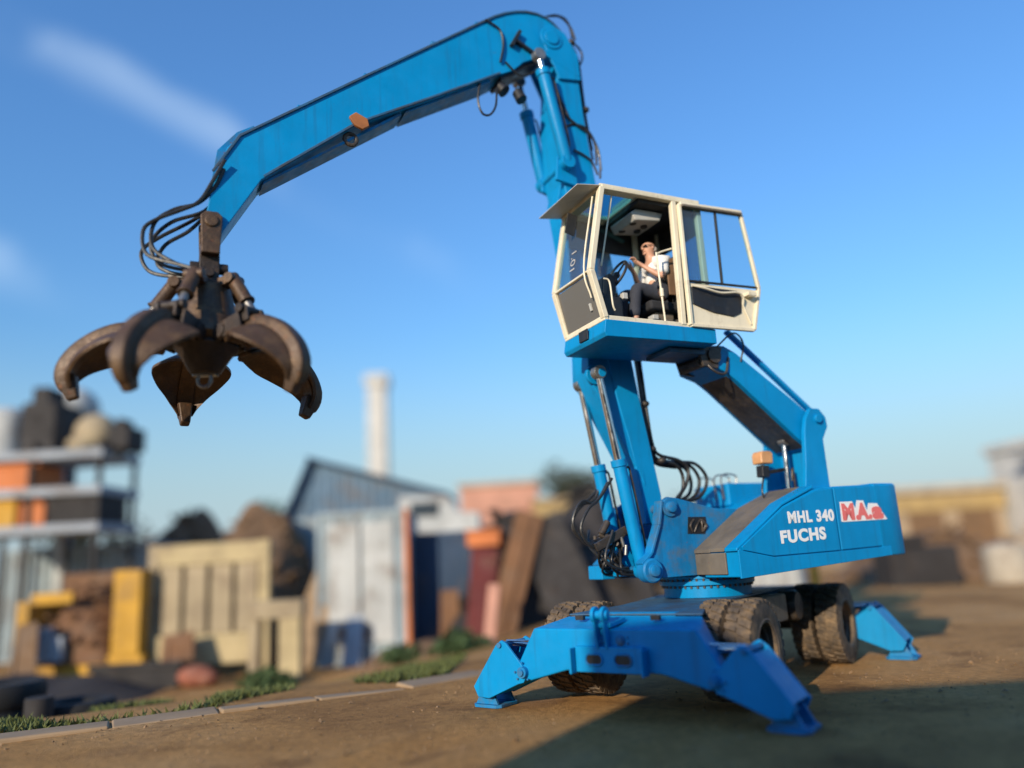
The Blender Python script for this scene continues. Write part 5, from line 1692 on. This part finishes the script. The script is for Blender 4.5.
tag(mb.build("storage_tank", BM['tanlt']), "squat cream tank in front of the heaps at right", "tank")
S("scrap_bin", BM['white'], "low white bin right of the squat cream tank", "bin", [(17.2, 19.0, 26.0, 27.4, -.05, .9), (17.1, 19.1, 25.95, 26.1, .8, .98)])
cr = empty("parked_van", at(20.3, 27.4), "dark grey van parked at the right edge before the pale block", "van")
mb = MB(); mb.loft([[(0, yy, .35), (4.4, yy, .35), (4.4, yy, 2.1), (.9, yy, 2.15), (.3, yy, 1.3), (0, yy, 1.2)] for yy in (0, 1.9)]); mb.build("body", BM['dark'], cr, .08)
part("window", BM['win'], cr, [(.75, 1.8, -.02, -.003, 1.35, 1.95)])
for xx in (.85, 3.5):
    mb = MB(); mb.cyl((xx, -.06, .34), (xx, .2, .34), .34); mb.build("wheel", BM['black'], cr, .03)
tree("bushy_tree", 15.5, 62, 5.5, 3.6, "low distant tree left of the sandy warehouse", BM['leafd'], 67)

# --- unseen shed behind the viewpoint, added and shaped so its shade falls across the right of the yard
sd = empty("shade_shed", (-6.4, -3.2, 0), "unseen brown shed added behind the viewpoint to shade the yard", "building")
ang = 0.0
part("wall", BM['brown'], sd, [(0, 26, -9, 0, -.1, 4.85)])
part("roof", BM['grey'], sd, [(1.25, 26.2, -9.2, .1, 4.85, 5.0)])
part("shade_block", BM['brown'], sd, [(.003, 1.3, -3, -.003, 4.85, 5.6)])  # raised block added to lengthen the shade over the front beam
for i in range(5):
    part("door", BM['blueg'], sd, [(2 + i * 4.8, 5 + i * 4.8, .003, .06, 0, 4)])

# --- low dark rubbish along the foot of the stored things, and loose sheets
mound("rubbish_heap", BM['dark'], -16.5, -8.6, 19.6, 1.4, -1.15, .75, 51, "low dark heap of rubbish on the grass in front of the yellow skip", "rubbish", 170, .7)
mound("rubbish_heap", BM['brown'], -4.6, -1.0, 21.4, 1.2, -1.15, .9, 52, "low brown heap of rubbish before the navy container", "rubbish", 110, .7)
mound("scrap_heap", BM['dark'], -6.8, -2.6, 30.0, 2.2, -1.2, 5.6, 53, "dark scrap rising between the blue shed and the lorry cab", "scrap", 140, .9)
mound("scrap_heap", BM['rustp'], -17.5, -11.0, 33.5, 2.2, -1.2, 5.0, 54, "rusty heap showing above the off white container", "scrap", 160, .9)
rnd = random.Random(77)
for x, y, m, lab in ((-9.2, 21.2, 'rustp', "rusty sheet propped against the bottom of the cream gate"), (-4.9, 22.5, 'grey', "grey sheet leaning on the whitish container"),
                     (-2.2, 23.2, 'rustp', "narrow rusty sheet leaning on the navy container"), (3.4, 21.8, 'dark', "dark bent sheet lying on the right end of the scrap heap"),
                     (-12.9, 20.6, 'brown', "brown plank lying before the yellow skip")):
    mb = MB()
    z = ground_z(x, y)
    w, h, t = rnd.uniform(.5, 1.0), rnd.uniform(.9, 1.9), rnd.uniform(-.35, .35)
    mb.bar((x, y, z - .1), (x + t, y + .5, z + h), w, .06, up=(0, 1, 0), w2=w * rnd.uniform(.6, 1))
    mb.bar((x - w * .3, y - .04, z), (x - w * .3 + t, y + .46, z + h * .9), .08, .08, up=(0, 1, 0))
    tag(mb.build("scrap_sheet", BM[m], None, .01), lab, "sheet")
